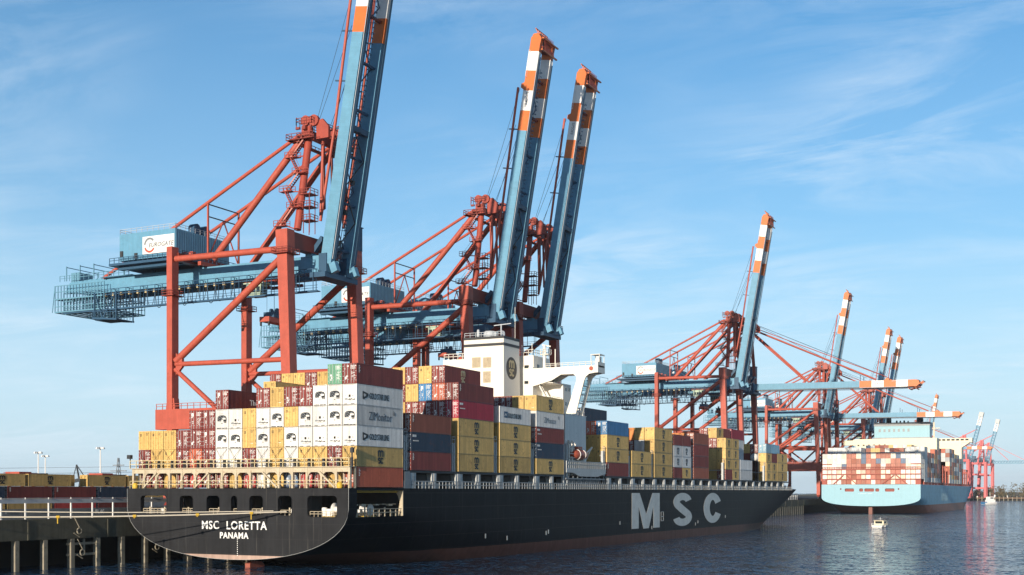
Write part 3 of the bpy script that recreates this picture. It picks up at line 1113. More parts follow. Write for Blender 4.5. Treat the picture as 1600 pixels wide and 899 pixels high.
m.build('stores_crane', SHIPWHITE, ship)
m = MB()
for y in (74.6, 76.3):
    m.bar((19.2, y, 14.4), (19.2, y, 21.2), .35)
    m.bar((19.2, y, 21.2), (20.0, y, 20.2), .25)
for z in (17.0, 17.8, 18.6, 19.6):
    m.bar((19.6, 74.4, z), (19.6, 76.6, z), .12)
m.build('davit', SHIPWHITE, ship)
m = MB()
prof = [(.15, 0), (.65, .4), (.95, 1.4), (1.0, 3.6), (.95, 5.4), (.7, 6.6), (.2, 7.1)]
m.lathe(prof, (19.3, 75.9, 18.5), 'y', 14)
m.box((18.9, 78.2, 19.5), (19.7, 80.2, 20.1))
lb = m.build('lifeboat', [LIFE])
tag(lb, 'orange enclosed lifeboat hanging in white davits on the black ship', 'lifeboat')
for y in (78.0, 80.6):
    m = MB()
    m.tube([(19.3 + 1.02 * math.cos(R(a)), y, 18.5 + 1.02 * math.sin(R(a))) for a in range(-90, 91, 15)], .07, 5)
    m.build('grab_line', WHITE, lb)
# foremast and bow gear
m = MB()
m.tube([(0, 285, DECK + .5), (0, 285, 24)], .35, 8)
m.bar((-2, 285, 20), (2, 285, 20), .2)
m.build('foremast', SHIPWHITE, ship)
m = MB()
m.rail([(17.5, 252, 11.9), (12.6, 272, 12.2), (5, 292, 12.6)], 1.1, 2, .05)
m.build('bow_rail', LGREY, ship)

# ---- mooring ropes from the stern to the quay
for i, (p, q, sag, lab) in enumerate([((9.9, -2.5, 8.35), (-24.8, -37, 8.0), .35, 'pale mooring rope with yellow sleeves, lower of the two from the stern'),
                                     ((7.6, -2.5, 8.45), (-25.2, -31, 8.7), .25, 'pale mooring rope, upper of the two from the stern')]):
    m = MB()
    P, Q = Vector(p), Vector(q)
    pts = []
    for k in range(25):
        t = k / 24
        pts.append(P.lerp(Q, t) - Vector((0, 0, sag * 4 * t * (1 - t))))
    m.tube(pts, .10 if i == 0 else .07, 7)
    ro = m.build('mooring_rope', ROPE)
    tag(ro, lab, 'rope', 'mooring ropes at the stern')
    for t in ((.1, .25, .42, .62) if i == 0 else ()):
        c = P.lerp(Q, t) - Vector((0, 0, sag * 4 * t * (1 - t)))
        d = (Q - P).normalized() * .22
        m = MB()
        m.tube([c - d, c + d], .2, 8)
        m.bar(c, c - Vector((0, 0, .9 if t in (.1, .62) else .3)), .12)
        m.build('sleeve', YEL, ro)

# ================================================================== containers
CW, PITCH = 2.44, 2.52


def body_mesh(Lc):
    m = MB()
    H, h = 2.86, CW / 2
    for x in (-h, h - .13):
        for y in (0, Lc - .13):
            m.box((x, y, 0), (x + .13, y + .13, H))
    for s in (-1, 1):
        m.box((s * h - (.07 if s > 0 else 0), .13, 0), (s * h + (0 if s > 0 else .07), Lc - .13, .14))
        m.box((s * h - (.07 if s > 0 else 0), .13, H - .09), (s * h + (0 if s > 0 else .07), Lc - .13, H))
        n = int((Lc - .3) / .285)
        p = (Lc - .28) / n
        lo, hi = [], []
        for k in range(n):
            for f, d in ((0, 0), (.25, 0), (.5, 1), (.75, 1)):
                y = .14 + (k + f) * p
                lo.append((s * (h - .012 - .045 * d), y, .14))
                hi.append((s * (h - .012 - .045 * d), y, H - .09))
        lo.append((s * (h - .012), Lc - .14, .14))
        hi.append((s * (h - .012), Lc - .14, H - .09))
        m.grid([lo, hi])
    m.face([(-h + .05, .06, .05), (h - .05, .06, .05), (h - .05, .06, H - .05), (-h + .05, .06, H - .05)])
    m.face([(-h + .05, Lc - .04, .05), (h - .05, Lc - .04, .05), (h - .05, Lc - .04, H - .05), (-h + .05, Lc - .04, H - .05)])
    for y in (0, Lc - .13):
        m.box((-h + .13, y, 0), (h - .13, y + .13, .13))
        m.box((-h + .13, y, H - .11), (h - .13, y + .13, H))
    m.face([(-h + .06, .1, H - .035), (h - .06, .1, H - .035), (h - .06, Lc - .1, H - .035), (-h + .06, Lc - .1, H - .035)])
    m.face([(-h + .06, .1, .06), (h - .06, .1, .06), (h - .06, Lc - .1, .06), (-h + .06, Lc - .1, .06)])
    return m


BODY = {12.19: body_mesh(12.19).mesh('body_long', CM['yellow']), 6.06: body_mesh(6.06).mesh('body_short', CM['yellow'])}


def door_mesh(var):
    rng = random.Random(var * 7 + 3)
    m = MB()
    H = 2.86
    for s in (-1, 1):
        x0, x1 = (-1.08, -.012) if s < 0 else (.012, 1.08)
        m.box((x0, .0, .14), (x1, .058, H - .12))
        for z0, z1 in ((.28, .95), (1.05, 1.75), (1.85, 2.6)):
            m.box((x0 + .1, -.022, z0), (x1 - .1, .0, z1))
        for xr in (x0 + .30, x1 - .30):
            m.bar((xr, -.06, .1), (xr, -.06, H - .08), .055, m=1)
            m.box((xr - .05, -.055, .55), (xr + .16, -.03, .62), 1)
        for z in (.4, 1.0, 1.7, 2.4):
            xe = x0 if s < 0 else x1
            m.box((xe - .06, -.03, z), (xe + .06, 0, z + .1), 1)
    if var < 3:                             # dabs of stencilled lettering, too small to read
        for r in range(3):
            x = .18
            while x < .95:
                d = rng.uniform(.08, .2)
                m.box((x, -.032, 2.45 - r * .19), (x + d, -.024, 2.56 - r * .19), 2)
                x += d + .05
        for r in range(7):
            x = .30
            while x < .9:
                d = rng.uniform(.06, .25)
                if rng.random() < .72:
                    m.box((x, -.032, 1.62 - r * .15), (x + d, -.024, 1.69 - r * .15), 2)
                x += d + .06
        for k in range(4):
            x, z = rng.uniform(-.95, -.35), rng.uniform(.5, 2.4)
            m.box((x, -.034, z), (x + rng.uniform(.1, .3), -.026, z + rng.uniform(.08, .35)), 2)
        if var == 1:
            m.box((-.75, -.034, 1.95), (-.35, -.026, 2.45), 2)
    elif var < 5:                           # yellow box: small dark emblem, faint lines
        m.box((-.92, -.034, 2.05), (-.62, -.026, 2.45), 3)
        m.box((-.85, -.040, 2.22), (-.70, -.034, 2.30), 0)
        for r in range(3):
            m.box((.3, -.03, 2.5 - r * .16), (.9 - .12 * r, -.024, 2.56 - r * .16), 3)
        if var == 4:
            m.box((.2, -.03, .6), (.85, -.024, .66), 2)
            m.box((.2, -.03, .8), (.7, -.024, .85), 3)
    return m


def reefer_unit_mesh():
    m = MB()
    H = 2.86
    m.box((-1.08, .0, .14), (1.08, .058, H - .06))
    m.prism([(-.84, 1.1), (.86, 1.1), (.86, 1.5), (.80, 1.72), (.6, 1.9), (.25, 1.98), (-.25, 1.98), (-.6, 1.9), (-.80, 1.72), (-.84, 1.5)], 'y', -.03, .0, 1)
    m.lathe([(.36, -.05), (.36, -.02)], (-.36, 0, 1.5), 'y', 16, 2)
    m.lathe([(.27, -.07), (.27, -.05)], (-.36, 0, 1.5), 'y', 16, 1)
    m.lathe([(.09, -.09), (.09, -.07)], (-.36, 0, 1.5), 'y', 8, 2)
    m.box((.12, -.06, 1.34), (.74, -.03, 1.60))
    m.box((.16, -.05, 1.66), (.52, -.03, 1.80), 2)
    m.box((-.1, -.05, 1.02), (.28, -.02, 1.30))
    m.box((.34, -.03, .86), (.56, -.0, 1.1), 1)
    m.box((.64, -.03, .84), (.82, -.0, 1.1), 1)
    m.box((.40, -.035, .95), (.50, -.03, 1.02))
    m.box((-.12, -.02, .72), (.10, 0, .82), 1)
    m.box((-.20, -.02, 2.18), (.22, 0, 2.23), 2)
    for a, b in ((-1.0, -.15), (.0, .5), (.6, 1.0)):
        m.box((a, -.02, .02), (b, .0, .12), 1)
    return m


def reefer_door_mesh():
    m = MB()
    rng = random.Random(5)
    m.box((-1.08, .0, .14), (-.01, .058, 2.8))
    m.box((.01, .0, .14), (1.08, .058, 2.8))
    m.box((-.17, -.02, 1.02), (.17, 0, 1.36), 1)
    m.box((-.72, -.02, 1.2), (-.62, 0, 1.30), 2)
    m.box((-.72, -.02, 1.02), (-.55, 0, 1.06), 2)
    m.box((.50, -.02, 1.08), (.64, 0, 1.30), 2)
    x = -.85
    while x < .8:
        d = rng.uniform(.06, .2)
        m.box((x, -.02, .62 + rng.uniform(-.05, .03)), (x + d, 0, .78 + rng.uniform(-.04, .12)), 2 if x < -.4 else 1)
        x += d + .05
    m.box((-.55, -.02, .42), (.6, 0, .47), 2)
    for a, b in ((-.95, -.4), (.2, .8)):
        m.box((a, -.02, .03), (b, 0, .10), 1)
    return m


dm = [CM['yellow'], GALV, MARK, INK]
DOOR = [door_mesh(v).mesh('door', [CM['yellow'], LGREY if v < 3 else CM['yellow'], MARK, INK]) for v in range(6)]
UNIT = reefer_unit_mesh().mesh('refrigeration_unit', [CM['white'], BLACK, GREY])
RDOOR = reefer_door_mesh().mesh('door', [CM['white'], BLACK, GREY])
m = MB()
msc_emblem(m, 'x', CW / 2 - .006, 6.1, 1.42, .96)
EMB = m.mesh('emblem', INK)
m = MB()
msc_emblem(m, 'x', CW / 2 - .006, 6.1, 1.42, .96)
EMBT = m.mesh('emblem', TANINK)
m = MB()
msc_emblem(m, 'x', CW / 2 - .006, 3.0, 1.42, .86)
EMBS = m.mesh('emblem', INK)


def side_text(s, size, y, z, mat, bold=.0, sx=1.0):
    return text_mesh(s, size, mat, Matrix.Translation((CW / 2 - .002, y, z)) @ SIDE, bold, .012, sx)


def gold_star(dark):
    parts = []
    m = MB()
    if dark:
        m.prism([(1.5, 1.95), (2.9, 1.65), (2.9, 1.25), (1.7, .75), (1.5, .85)], 'x', CW / 2 - .01, CW / 2 + .012)
        m.prism([(1.75, 1.62), (2.35, 1.5), (2.2, 1.25), (1.8, 1.15)], 'x', CW / 2 + .013, CW / 2 + .02, 1)
    else:
        m.box((CW / 2 - .01, 1.6, .95), (CW / 2 + .012, 3.0, 2.0))
        m.prism([(1.85, 1.2), (2.3, 1.75), (2.75, 1.2), (2.3, 1.4)], 'x', CW / 2 + .013, CW / 2 + .02, 1)
    parts.append(('line_emblem', m.mesh('line_emblem', [INK if dark else DBLUE, CM['white']])))
    parts.append(('lettering', side_text('GOLD STAR LINE', 1.2, 3.2, .95, INK, .008, .55)))
    return parts


GS1, GS2 = gold_star(True), gold_star(False)
m = MB()                                    # three rising arcs above the last letters
for k in range(3):
    stroke(m, arc(9.35, 1.75, .28 + .22 * k, .25 + .2 * k, 0, 80, 6), .08, 'x', CW / 2 - .006)
ZIM = [('lettering', side_text('ZIMonitor', 1.7, 3.0, .85, INKGREY, -.004, .84)), ('signal_arcs', m.mesh('signal_arcs', INKGREY))]
ZIM2 = [('lettering', side_text('ZIMonitor', 1.5, 3.2, .85, GREY, -.01, .86)), ('signal_arcs', ZIM[1][1])]
THEF = [('lettering', side_text('The', 1.15, 5.0, .85, MARK, .02)), ('lettering', side_text('F', 1.15, 9.6, .85, MARK, .02))]
m = MB()
m.box((CW / 2 - .01, 7.5, .5), (CW / 2 + .012, 8.9, 2.3), 0)
m.box((CW / 2 + .013, 7.65, 1.55), (CW / 2 + .018, 8.75, 2.1), 1)
m.box((CW / 2 + .013, 7.65, .65), (CW / 2 + .018, 8.75, 1.25), 2)
THEF.append(('printed_panel', m.mesh('printed_panel', [INKGREY, TANINK, DBLUE])))
m = MB()
for k in range(5):
    m.box((CW / 2 - .01, .55, 2.45 - k * .22), (CW / 2 + .01, .75 + .1 * (k % 2), 2.58 - k * .22))
IDM = [('id_marks', m.mesh('id_marks', MARK))]
m = MB()
m.box((CW / 2 - .01, .5, 2.15), (CW / 2 + .01, 1.0, 2.5))
m.box((CW / 2 - .01, 1.1, 2.15), (CW / 2 + .01, 1.5, 2.5))
for k in range(6):
    m.box((CW / 2 - .01, .6 + k * .28, 1.5), (CW / 2 + .01, .78 + k * .28, 1.66))
IDM2 = [('id_marks', m.mesh('id_marks', MARK))]
ORD = ['first', 'second', 'third', 'fourth', 'fifth', 'sixth', 'seventh', 'eighth', 'ninth', 'tenth', 'eleventh', 'twelfth', 'thirteenth', 'fourteenth', 'fifteenth', 'sixteenth', 'seventeenth', 'eighteenth', 'nineteenth', 'twentieth']
NCONT = [0]


def setmat(o, mats_):
    for i, mt in mats_.items():
        o.material_slots[i].link = 'OBJECT'
        o.material_slots[i].material = mt


def container(col, x, y, z, Lc=12.19, H=2.88, face='door', label='', group='containers on the black ship', side=(), wscale=1.0, parent_xf=None):
    NCONT[0] += 1
    o = link('shipping_container', BODY[Lc])
    o.location = (x, y, z)
    o.scale = (wscale * .985, 1, (H - .05) / 2.86)
    setmat(o, {0: CM[col]})
    tag(o, label, 'container', group)
    if face == 'door':
        v = random.choice((3, 3, 4)) if col in ('yellow', 'orange') else (5 if col in ('white', 'pale grey', 'grey') else random.choice((0, 1, 2)))
        d = link('door', DOOR[v], o)
        setmat(d, {0: CM[col]})
        if v in (3, 4, 5):
            setmat(d, {1: CM[col]})
    elif face == 'fan':
        link('refrigeration_unit', UNIT, o)
    elif face == 'rdoor':
        link('door', RDOOR, o)
    for nm, me in side:
        link(nm, me, o)
    return o


KEY = {'Y': ('yellow', 'door'), 'M': ('maroon', 'door'), 'R': ('red', 'door'), 'O': ('orange red', 'door'), 'W': ('white', 'door'), 'F': ('white', 'fan'), 'S': ('white', 'rdoor'),
       'N': ('navy', 'door'), 'B': ('blue', 'door'), 'G': ('green', 'door'), 'U': ('rust brown', 'door'), 'L': ('light blue', 'door'), 'P': ('pale grey', 'door'), 'C': ('crimson', 'door'),
       'D': ('slate blue', 'door'), 'A': ('grey', 'door'), 'K': ('orange', 'door')}
DESC = {'F': 'white refrigerated container with black fan unit', 'S': 'plain white refrigerated container'}


def colx(c):
    return -20.16 + PITCH * (c + .5)


def lab(code, t, c, bay):
    d = DESC.get(code, KEY[code][0] + ' container')
    if bay == 0:
        s = '%s, %s tier, %s column from left, stern stack' % (d, ORD[t - 1], ORD[c])
    else:
        s = '%s, %s tier, %s column from left, %s stack from stern' % (d, ORD[t - 1], ORD[c], ORD[bay])
    return s


# stern stack, tier by tier from the deck up, left to right
STERN = ['MMYMRMMYRWYDRMYO',
         'MYYMOMWSMWYSYYMY',
         'YYYMMMFFYFYFSSSS',
         '....MMFSYSFYFSFF',
         '......M..MYMMFFS',
         '..............GM']
for t, row in enumerate(STERN, 1):
    for c, k in enumerate(row):
        if k == '.':
            continue
        side = ()
        if c == 15:
            side = {1: IDM, 2: [('emblem', EMB)], 3: GS1, 4: ZIM, 5: GS1, 6: IDM}[t]
        if c == 6 and t == 5:
            side = THEF
        col, face = KEY[k]
        container(col, colx(c), 0, 11.83 + (t - 1) * 2.9, 12.19, 2.9, face, lab(k, t, c, 0), 'containers in the stern stack', side)

INNER = {}                                  # what the photograph cannot see inside the stacks: one object


def stack(bay, items, fill, short=None):
    """items: {(col, tier): code}; fill: list of 16 tier counts"""
    for (c, t), k in sorted(items.items()):
        col, face = KEY[k[0]]
        side = ()
        if c >= 13 and col == 'yellow':
            side = [('emblem', EMB)]
        if 'g' in k:
            side = GS2
        if 'z' in k:
            side = ZIM2
        if 'i' in k:
            side = IDM
        if 'j' in k:
            side = IDM2
        if 't' in k:
            side = [('emblem', EMBT)]
        if 'n' in k:
            side = ()
        container(col, colx(c), BAY[bay], 14.45 + (t - 1) * 2.88, 12.19, 2.88, face, lab(k[0], t, c, bay), 'containers in the stacks along the deck', side)
    for c, h in enumerate(fill):
        for t in range(1, h + 1):
            if (c, t) not in items:
                INNER[(bay, c, t)] = (random.choice(['yellow', 'yellow', 'maroon', 'maroon', 'rust brown', 'navy', 'white', 'orange red']), BAY[bay], 12.19, 2.88)


def pair(bay, c, codes1, codes2, H=2.88):
    for q, codes in enumerate((codes1, codes2)):
        for t, k in enumerate(codes, 1):
            if k == '.':
                continue
            col, face = KEY[k]
            side = [('emblem', EMBS)] if col in ('yellow', 'white', 'pale grey') else ()
            l = '%s short container, %s tier, %s half of %s stack, column %s' % (col, ORD[t - 1], 'near' if q == 0 else 'far', ORD[bay], ORD[c])
            container(col, colx(c), BAY[bay] + q * 6.45, 14.45 + (t - 1) * H, 6.06, H, face, l, 'short containers in the stacks along the deck', side)


I = {(15, 1): 'Mi', (15, 2): 'Nj', (15, 3): 'Ui', (5, 5): 'Y', (5, 4): 'M', (4, 4): 'N', (14, 3): 'M'}
stack(1, I, [3] * 3 + [4, 4, 5] + [3] * 10)
I = {(15, 1): 'Y', (15, 2): 'Y', (15, 3): 'Y', (15, 4): 'Cj', (15, 5): 'Mi', (14, 4): 'M', (13, 4): 'M', (12, 4): 'M', (11, 4): 'Y', (10, 4): 'M', (14, 5): 'O', (13, 5): 'B', (12, 5): 'Y', (11, 5): 'M', (14, 6): 'Mt', (0, 5): 'A'}
for c, k in enumerate('.MYYMYMYRYMYMY'):
    if k != '.':
        I[(c, 6)] = k + 'n'
stack(2, I, [5] + [6] * 14 + [5])
I = {(15, 1): 'Y', (15, 2): 'Y', (15, 3): 'Y', (15, 4): 'Wg', (14, 4): 'M'}
stack(3, I, [4] * 16)
I = {(15, 1): 'Y', (15, 2): 'Nj', (15, 3): 'Mj', (15, 4): 'Wz', (15, 5): 'Y', (14, 5): 'Yn', (13, 5): 'Mn', (12, 5): 'M', (11, 5): 'M', (10, 5): 'M'}
stack(4, I, [5] * 16)
I = {(15, 1): 'Mi', (15, 2): 'Y', (15, 3): 'Y', (15, 4): 'B', (14, 2): 'Yn', (14, 3): 'Yn', (14, 4): 'O', (13, 5): 'N', (13, 4): 'M', (13, 3): 'Yn', (12, 4): 'N', (12, 5): 'N'}
stack(5, I, [4] * 12 + [5, 5, 4, 4])
I = {(15, 1): 'Y', (15, 2): 'Y', (11, 4): 'A', (10, 4): 'A', (14, 2): 'Yn'}
stack(6, I, [3] * 10 + [4, 4, 2, 2, 2, 2])
I = {(15, 1): 'Y', (15, 2): 'Y', (15, 3): 'Y', (15, 4): 'Y', (14, 4): 'Yn', (14, 3): 'W', (13, 4): 'K', (13, 3): 'Mn', (12, 3): 'M', (12, 4): 'M'}
stack(7, I, [4] * 16)
pair(8, 15, 'MPPM', 'YPPM', 2.62)
for c in range(15):
    for t in range(1, 5):
        INNER[(8, c, t)] = (random.choice(['yellow', 'maroon', 'navy']), BAY[8], 12.5, 2.62)
I = {(15, 1): 'U', (15, 2): 'M', (15, 3): 'M', (15, 4): 'U', (14, 4): 'K', (13, 4): 'K', (12, 4): 'O', (11, 4): 'Y'}
stack(9, I, [4] * 16)
pair(10, 15, 'MYYY', 'YYYY', 2.82)
pair(10, 14, '...MY', '....M', 2.82)
pair(10, 13, '...MM', '.....', 2.82)
for c in range(15):
    for t in range(1, 5):
        if (c, t) not in ((14, 4), (13, 4)):
            INNER[(10, c, t)] = (random.choice(['yellow', 'maroon', 'yellow']), BAY[10], 12.5, 2.82)
I = {(15, 1): 'P', (15, 2): 'P', (14, 3): 'A', (14, 4): 'P', (14, 5): 'C', (13, 5): 'M', (14, 2): 'A', (12, 5): 'Y'}
stack(11, I, [4] * 12 + [5, 5, 5, 2])
pair(12, 15, 'YYYL', 'YYML', 2.8)
pair(12, 14, '...M', '....', 2.8)
pair(12, 13, '...Y', '....', 2.8)
for c in range(14):
    for t in range(1, 4):
        INNER[(12, c, t)] = (random.choice(['yellow', 'maroon']), BAY[12], 12.5, 2.8)
I = {(15, 1): 'Y', (15, 2): 'Y', (15, 3): 'Y', (14, 3): 'Yn', (14, 4): 'L'}
stack(13, I, [3] * 16)

# tank container in front of the twelfth stack
tk = empty('tank_container', (colx(14), 218.2, 14.45), 'white round ended tank container low in the stack near the bow', 'tank container')
m = MB()
m.lathe([(.3, 0), (.9, .12), (1.15, .45), (1.15, 5.6), (.9, 5.95), (.3, 6.05)], (0, 0, 1.35), 'y', 18)
m.build('tank', CM['white'], tk, (0, -.6, 2.9 * 2))
m = MB()
for z in (0, 2.9, 5.8):
    for x in (-1.18, 1.18):
        m.bar((x, 0, z), (x, 6, z), .12)
for x in (-1.18, 1.18):
    for y in (0, 6):
        m.bar((x, y, 0), (x, y, 8.6), .12)
m.build('tank_frame', CM['grey'], tk)

# ================================================================== ship-to-shore cranes
def cp(X, y, Z):
    return Vector((X + 26, y, Z - QZ))


MESHC = {}


def cached(key, fn):
    if key not in MESHC:
        MESHC[key] = fn()
    return MESHC[key]


HX, HZ = -22.3, 55.4
HINGE = cp(HX, 0, HZ)
BY = 3.35
BL = 64.0


def boom_mesh():
    """boom pointing along +x from the hinge: two box beams, painted bands towards the tip"""
    m = MB()
    bands = [(0, 44.2, 0), (44.2, 49.0, 1), (49.0, 53.8, 2), (53.8, 58.6, 1), (58.6, 63.2, 2), (63.2, 66.6, 1)]
    for s in (-1, 1):
        y0, y1 = s * BY - .66, s * BY + .66
        for a, b, k in bands:
            m.box((a + .002, y0, -1.25 if a > 0 else -1.1), (b - .002, y1, 1.4), k)
        m.bar((.3, s * BY, -1.2), (-1.4, s * BY, -2.2), 1.2, 1.4, 0)
        for a in range(2, 62, 4):           # web stiffener lines
            m.box((a, s * BY - .69, 1.15), (a + .1, s * BY + .69, 1.25), 0 if a < 44 else 1)
    return m.mesh('boom', [BLUE, ORANGE, WHITE])


def boom_cross():
    m = MB()
    for a in (3, 12, 21, 30, 39, 48, 57):
        m.box((a, -BY + .66, -.3), (a + .45, BY - .66, .3), 0 if a < 44 else 1)
    m.box((26, -BY + .66, -1.0), (27, BY - .66, .6), 0)
    a = 3
    k = 0
    while a < 57:
        m.bar((a, (-BY + .8) * (1 if k % 2 else -1), .6), (a + 6, (BY - .8) * (1 if k % 2 else -1), .6), .16, m=0)
        if a < 26:
            m.bar((a, (-BY + .8) * (-1 if k % 2 else 1), -.8), (a + 6, (BY - .8) * (-1 if k % 2 else 1), -.8), .16, m=2)
            m.box((a + 1, -2.2 + (k % 3), -.9), (a + 1.9, -1.5 + (k % 3), -.2), 2)
        a += 6
        k += 1
    m.tube([(40, -.5, .9), (0, -.5, 1.2)], .08, 5, 2)
    m.tube([(58, .5, .9), (0, .5, 1.2)], .08, 5, 2)
    # brackets on the back of the boom
    for a in (26, 35, 44.5):
        m.bar((a, -BY - .3, 1.6), (a, -BY - .3, 4.0), .25, m=0)
        m.bar((a, BY + .3, 1.6), (a, BY + .3, 3.6), .25, m=0)
    return m.mesh('boom_cross_member', [DBLUE, DRED, CABLE])


def boom_walk():
    m = MB()
    for s in (-1, 1):
        y = s * BY - .72 + .02
        m.box((1, y + .35, -1.6), (62, y + 1.0, -1.54))
        m.bar((1, y + 1.25 if s > 0 else y + .15, -1.32), (63, y + 1.25 if s > 0 else y + .15, -1.32), .11, .11, 1)
    for a in range(1, 60):
        m.box((a, -.8, -1.0), (a + .2, -.1, -.92))
    for y in (-.8, -.1):
        for a in range(1, 61, 2):
            m.bar((a, y, -1), (a, y, .15), .06)
        m.bar((1, y, .15), (60, y, .15), .07)
        m.bar((1, y, -.4), (60, y, -.4), .06)
    return m.mesh('boom_walkway', [DBLUE, GALV])


def boom_head():
    m = MB()
    for s in (-1, 1):
        m.prism([(63.2, -1.1), (66.4, -1.4), (67.6, -.3), (67.4, .9), (66.2, 1.4), (63.2, 1.35)], 'y', s * BY - .62, s * BY + .62, 0)
    m.box((64.4, -BY + .62, -1.5), (64.9, BY - .62, 1.2), 1)
    m.box((66.6, -BY + .62, -1.2), (67.1, BY - .62, 1.4), 1)
    for k in range(9):
        y = -BY + .9 + k * (2 * BY - 1.8) / 8
        m.bar((63.6, y, -2.2), (67.6, y, -1.3), .10, m=1)
    m.box((63.5, -BY - .9, -2.3), (63.8, BY + .9, -1.9), 0)
    m.box((66.2, -BY - .9, -2.2), (66.5, BY + .9, -1.8), 0)
    for k in range(6):
        y = -BY + .2 + k * 1.15
        m.bar((67.6, y, 0), (68.9, y, .9), .14, m=0)
    m.bar((68.9, -BY, .9), (68.9, BY, .9), .2, m=0)
    m.bar((67.5, -BY, -.2), (67.5, BY, -.2), .5, m=0)
    # ladder cage and sheave frame half way
    for y in (-BY - .75, -BY - 1.5):
        m.bar((57, y, 1.0), (63.4, y, 1.0), .07, m=2)
    for k in range(8):
        m.bar((57 + k * .9, -BY - .75, 1.0), (57 + k * .9, -BY - 1.5, 1.0), .06, m=2)
    for s in (-1, 1):
        m.prism([(54.0, 1.4), (56.0, 1.4), (55.5, 2.4), (54.6, 2.4)], 'y', s * BY - .3, s * BY + .3, 0)
    m.bar((55.1, -BY, 2.3), (55.1, BY, 2.3), .3, m=0)
    return m.mesh('boom_head', [ORANGE, DRED, WHITE])


def apex_frame():
    m = MB()
    for s in (-1, 1):
        m.tube([cp(-25.2, s * 9.2, 61.2), cp(-25.6, s * 4.9, 80.2)], .72, 12)
    m.box(tuple(cp(-27.0, -5.5, 79.6)), tuple(cp(-25.0, -4.3, 82.0)))
    m.box(tuple(cp(-27.0, 4.3, 79.6)), tuple(cp(-25.0, 5.5, 82.0)))
    m.box(tuple(cp(-26.6, -4.3, 80.0)), tuple(cp(-25.4, 4.3, 81.4)))
    m.prism([(1.8, 72.4), (4.6, 72.4), (4.6, 74.6), (3.2, 76.2), (1.8, 75.8)], 'y', 3.9, 4.5)
    m.prism([(1.8, 72.4), (4.6, 72.4), (4.6, 74.6), (3.2, 76.2), (1.8, 75.8)], 'y', -4.5, -3.9)
    for s in (-1, 1):
        m.lathe([(1.1, -.35), (1.1, .35)], cp(-24.6, s * 4.6, 83.2), 'y', 14)
        m.lathe([(1.0, -.3), (1.0, .3)], cp(-26.6, s * 4.6, 83.4), 'y', 14)
    return m.mesh('apex_frame', MATS['crane_mid_red'])  # darker red puts the shade among the apex machinery into the colour


def apex_platform():
    m = MB()
    a = cp(-29.4, -7.2, 79.2)
    b = cp(-23.2, 7.2, 79.2)
    m.box((a.x, a.y, a.z), (b.x, a.y + 1.1, a.z + .12))
    m.box((a.x, b.y - 1.1, a.z), (b.x, b.y, a.z + .12))
    m.box((a.x, a.y, a.z), (a.x + 1.1, b.y, a.z + .12))
    m.rail([(b.x, a.y, a.z), (a.x, a.y, a.z), (a.x, b.y, a.z), (b.x, b.y, a.z)], 1.2, 1.2, .05)
    c = cp(-27.9, -6.0, 82.3)
    d = cp(-24.3, 6.0, 82.3)
    rg = random.Random(3)
    for k in range(16):
        q = cp(rg.uniform(-28.6, -24.2), rg.choice((-5.6, 5.2)) + rg.uniform(-1, 1), rg.uniform(79.4, 83.2))
        h = Vector((rg.uniform(.2, .6), rg.uniform(.2, .5), rg.uniform(.2, .7)))
        m.box(tuple(q - h), tuple(q + h))
    for k in range(8):
        q = cp(rg.uniform(-28.5, -24), rg.uniform(-6, 6), 82)
        m.bar(q, q + Vector((0, 0, rg.uniform(1, 2.6))), .12)
    m.rail([(c.x, c.y, c.z), (d.x, c.y, c.z), (d.x, d.y, c.z), (c.x, d.y, c.z), (c.x, c.y, c.z)], 1.3, 1.2, .05)
    m.bar((d.x, 0, d.z), (d.x + 2.2, 0, d.z + .6), .25)
    return m.mesh('apex_platform', [DRED])


def stairway():
    """zigzag stairs climbing the near apex leg"""
    m = MB()
    pts = []
    n = 5
    for k in range(n + 1):
        t = k / n
        X = -25.2 - 2.2 - .4 * (k % 2)
        pts.append((cp(-27.0 + (1.2 if k % 2 else -1.2), -9.2 + 4.3 * t - 1.2, 61.8 + (79.2 - 61.8) * t)))
    for k, p in enumerate(pts):
        m.box((p.x - 1.2, p.y - .7, p.z), (p.x + 1.6, p.y + .7, p.z + .1))
        m.rail([(p.x - 1.2, p.y - .7, p.z), (p.x + 1.6, p.y - .7, p.z)], 1.1, .9, .045)
        m.rail([(p.x - 1.2, p.y + .7, p.z), (p.x + 1.6, p.y + .7, p.z)], 1.1, .9, .045)
        m.bar((p.x + 1.4, p.y, p.z), cp(-25.3, -9.2 + 4.3 * k / n, 61.2 + 19 * k / n), .2)
        if k < n:
            q = pts[k + 1]
            for dy in (-.5, .5):
                m.bar((p.x, p.y + dy, p.z), (q.x, q.y + dy, q.z), .08, .25)
                m.bar((p.x, p.y + dy, p.z + 1), (q.x, q.y + dy, q.z + 1), .05)
            for j in range(1, 9):
                r = p.lerp(q, j / 9)
                m.box((r.x - .15, r.y - .5, r.z), (r.x + .15, r.y + .5, r.z + .05))
    return m.mesh('stairway', [MRED])


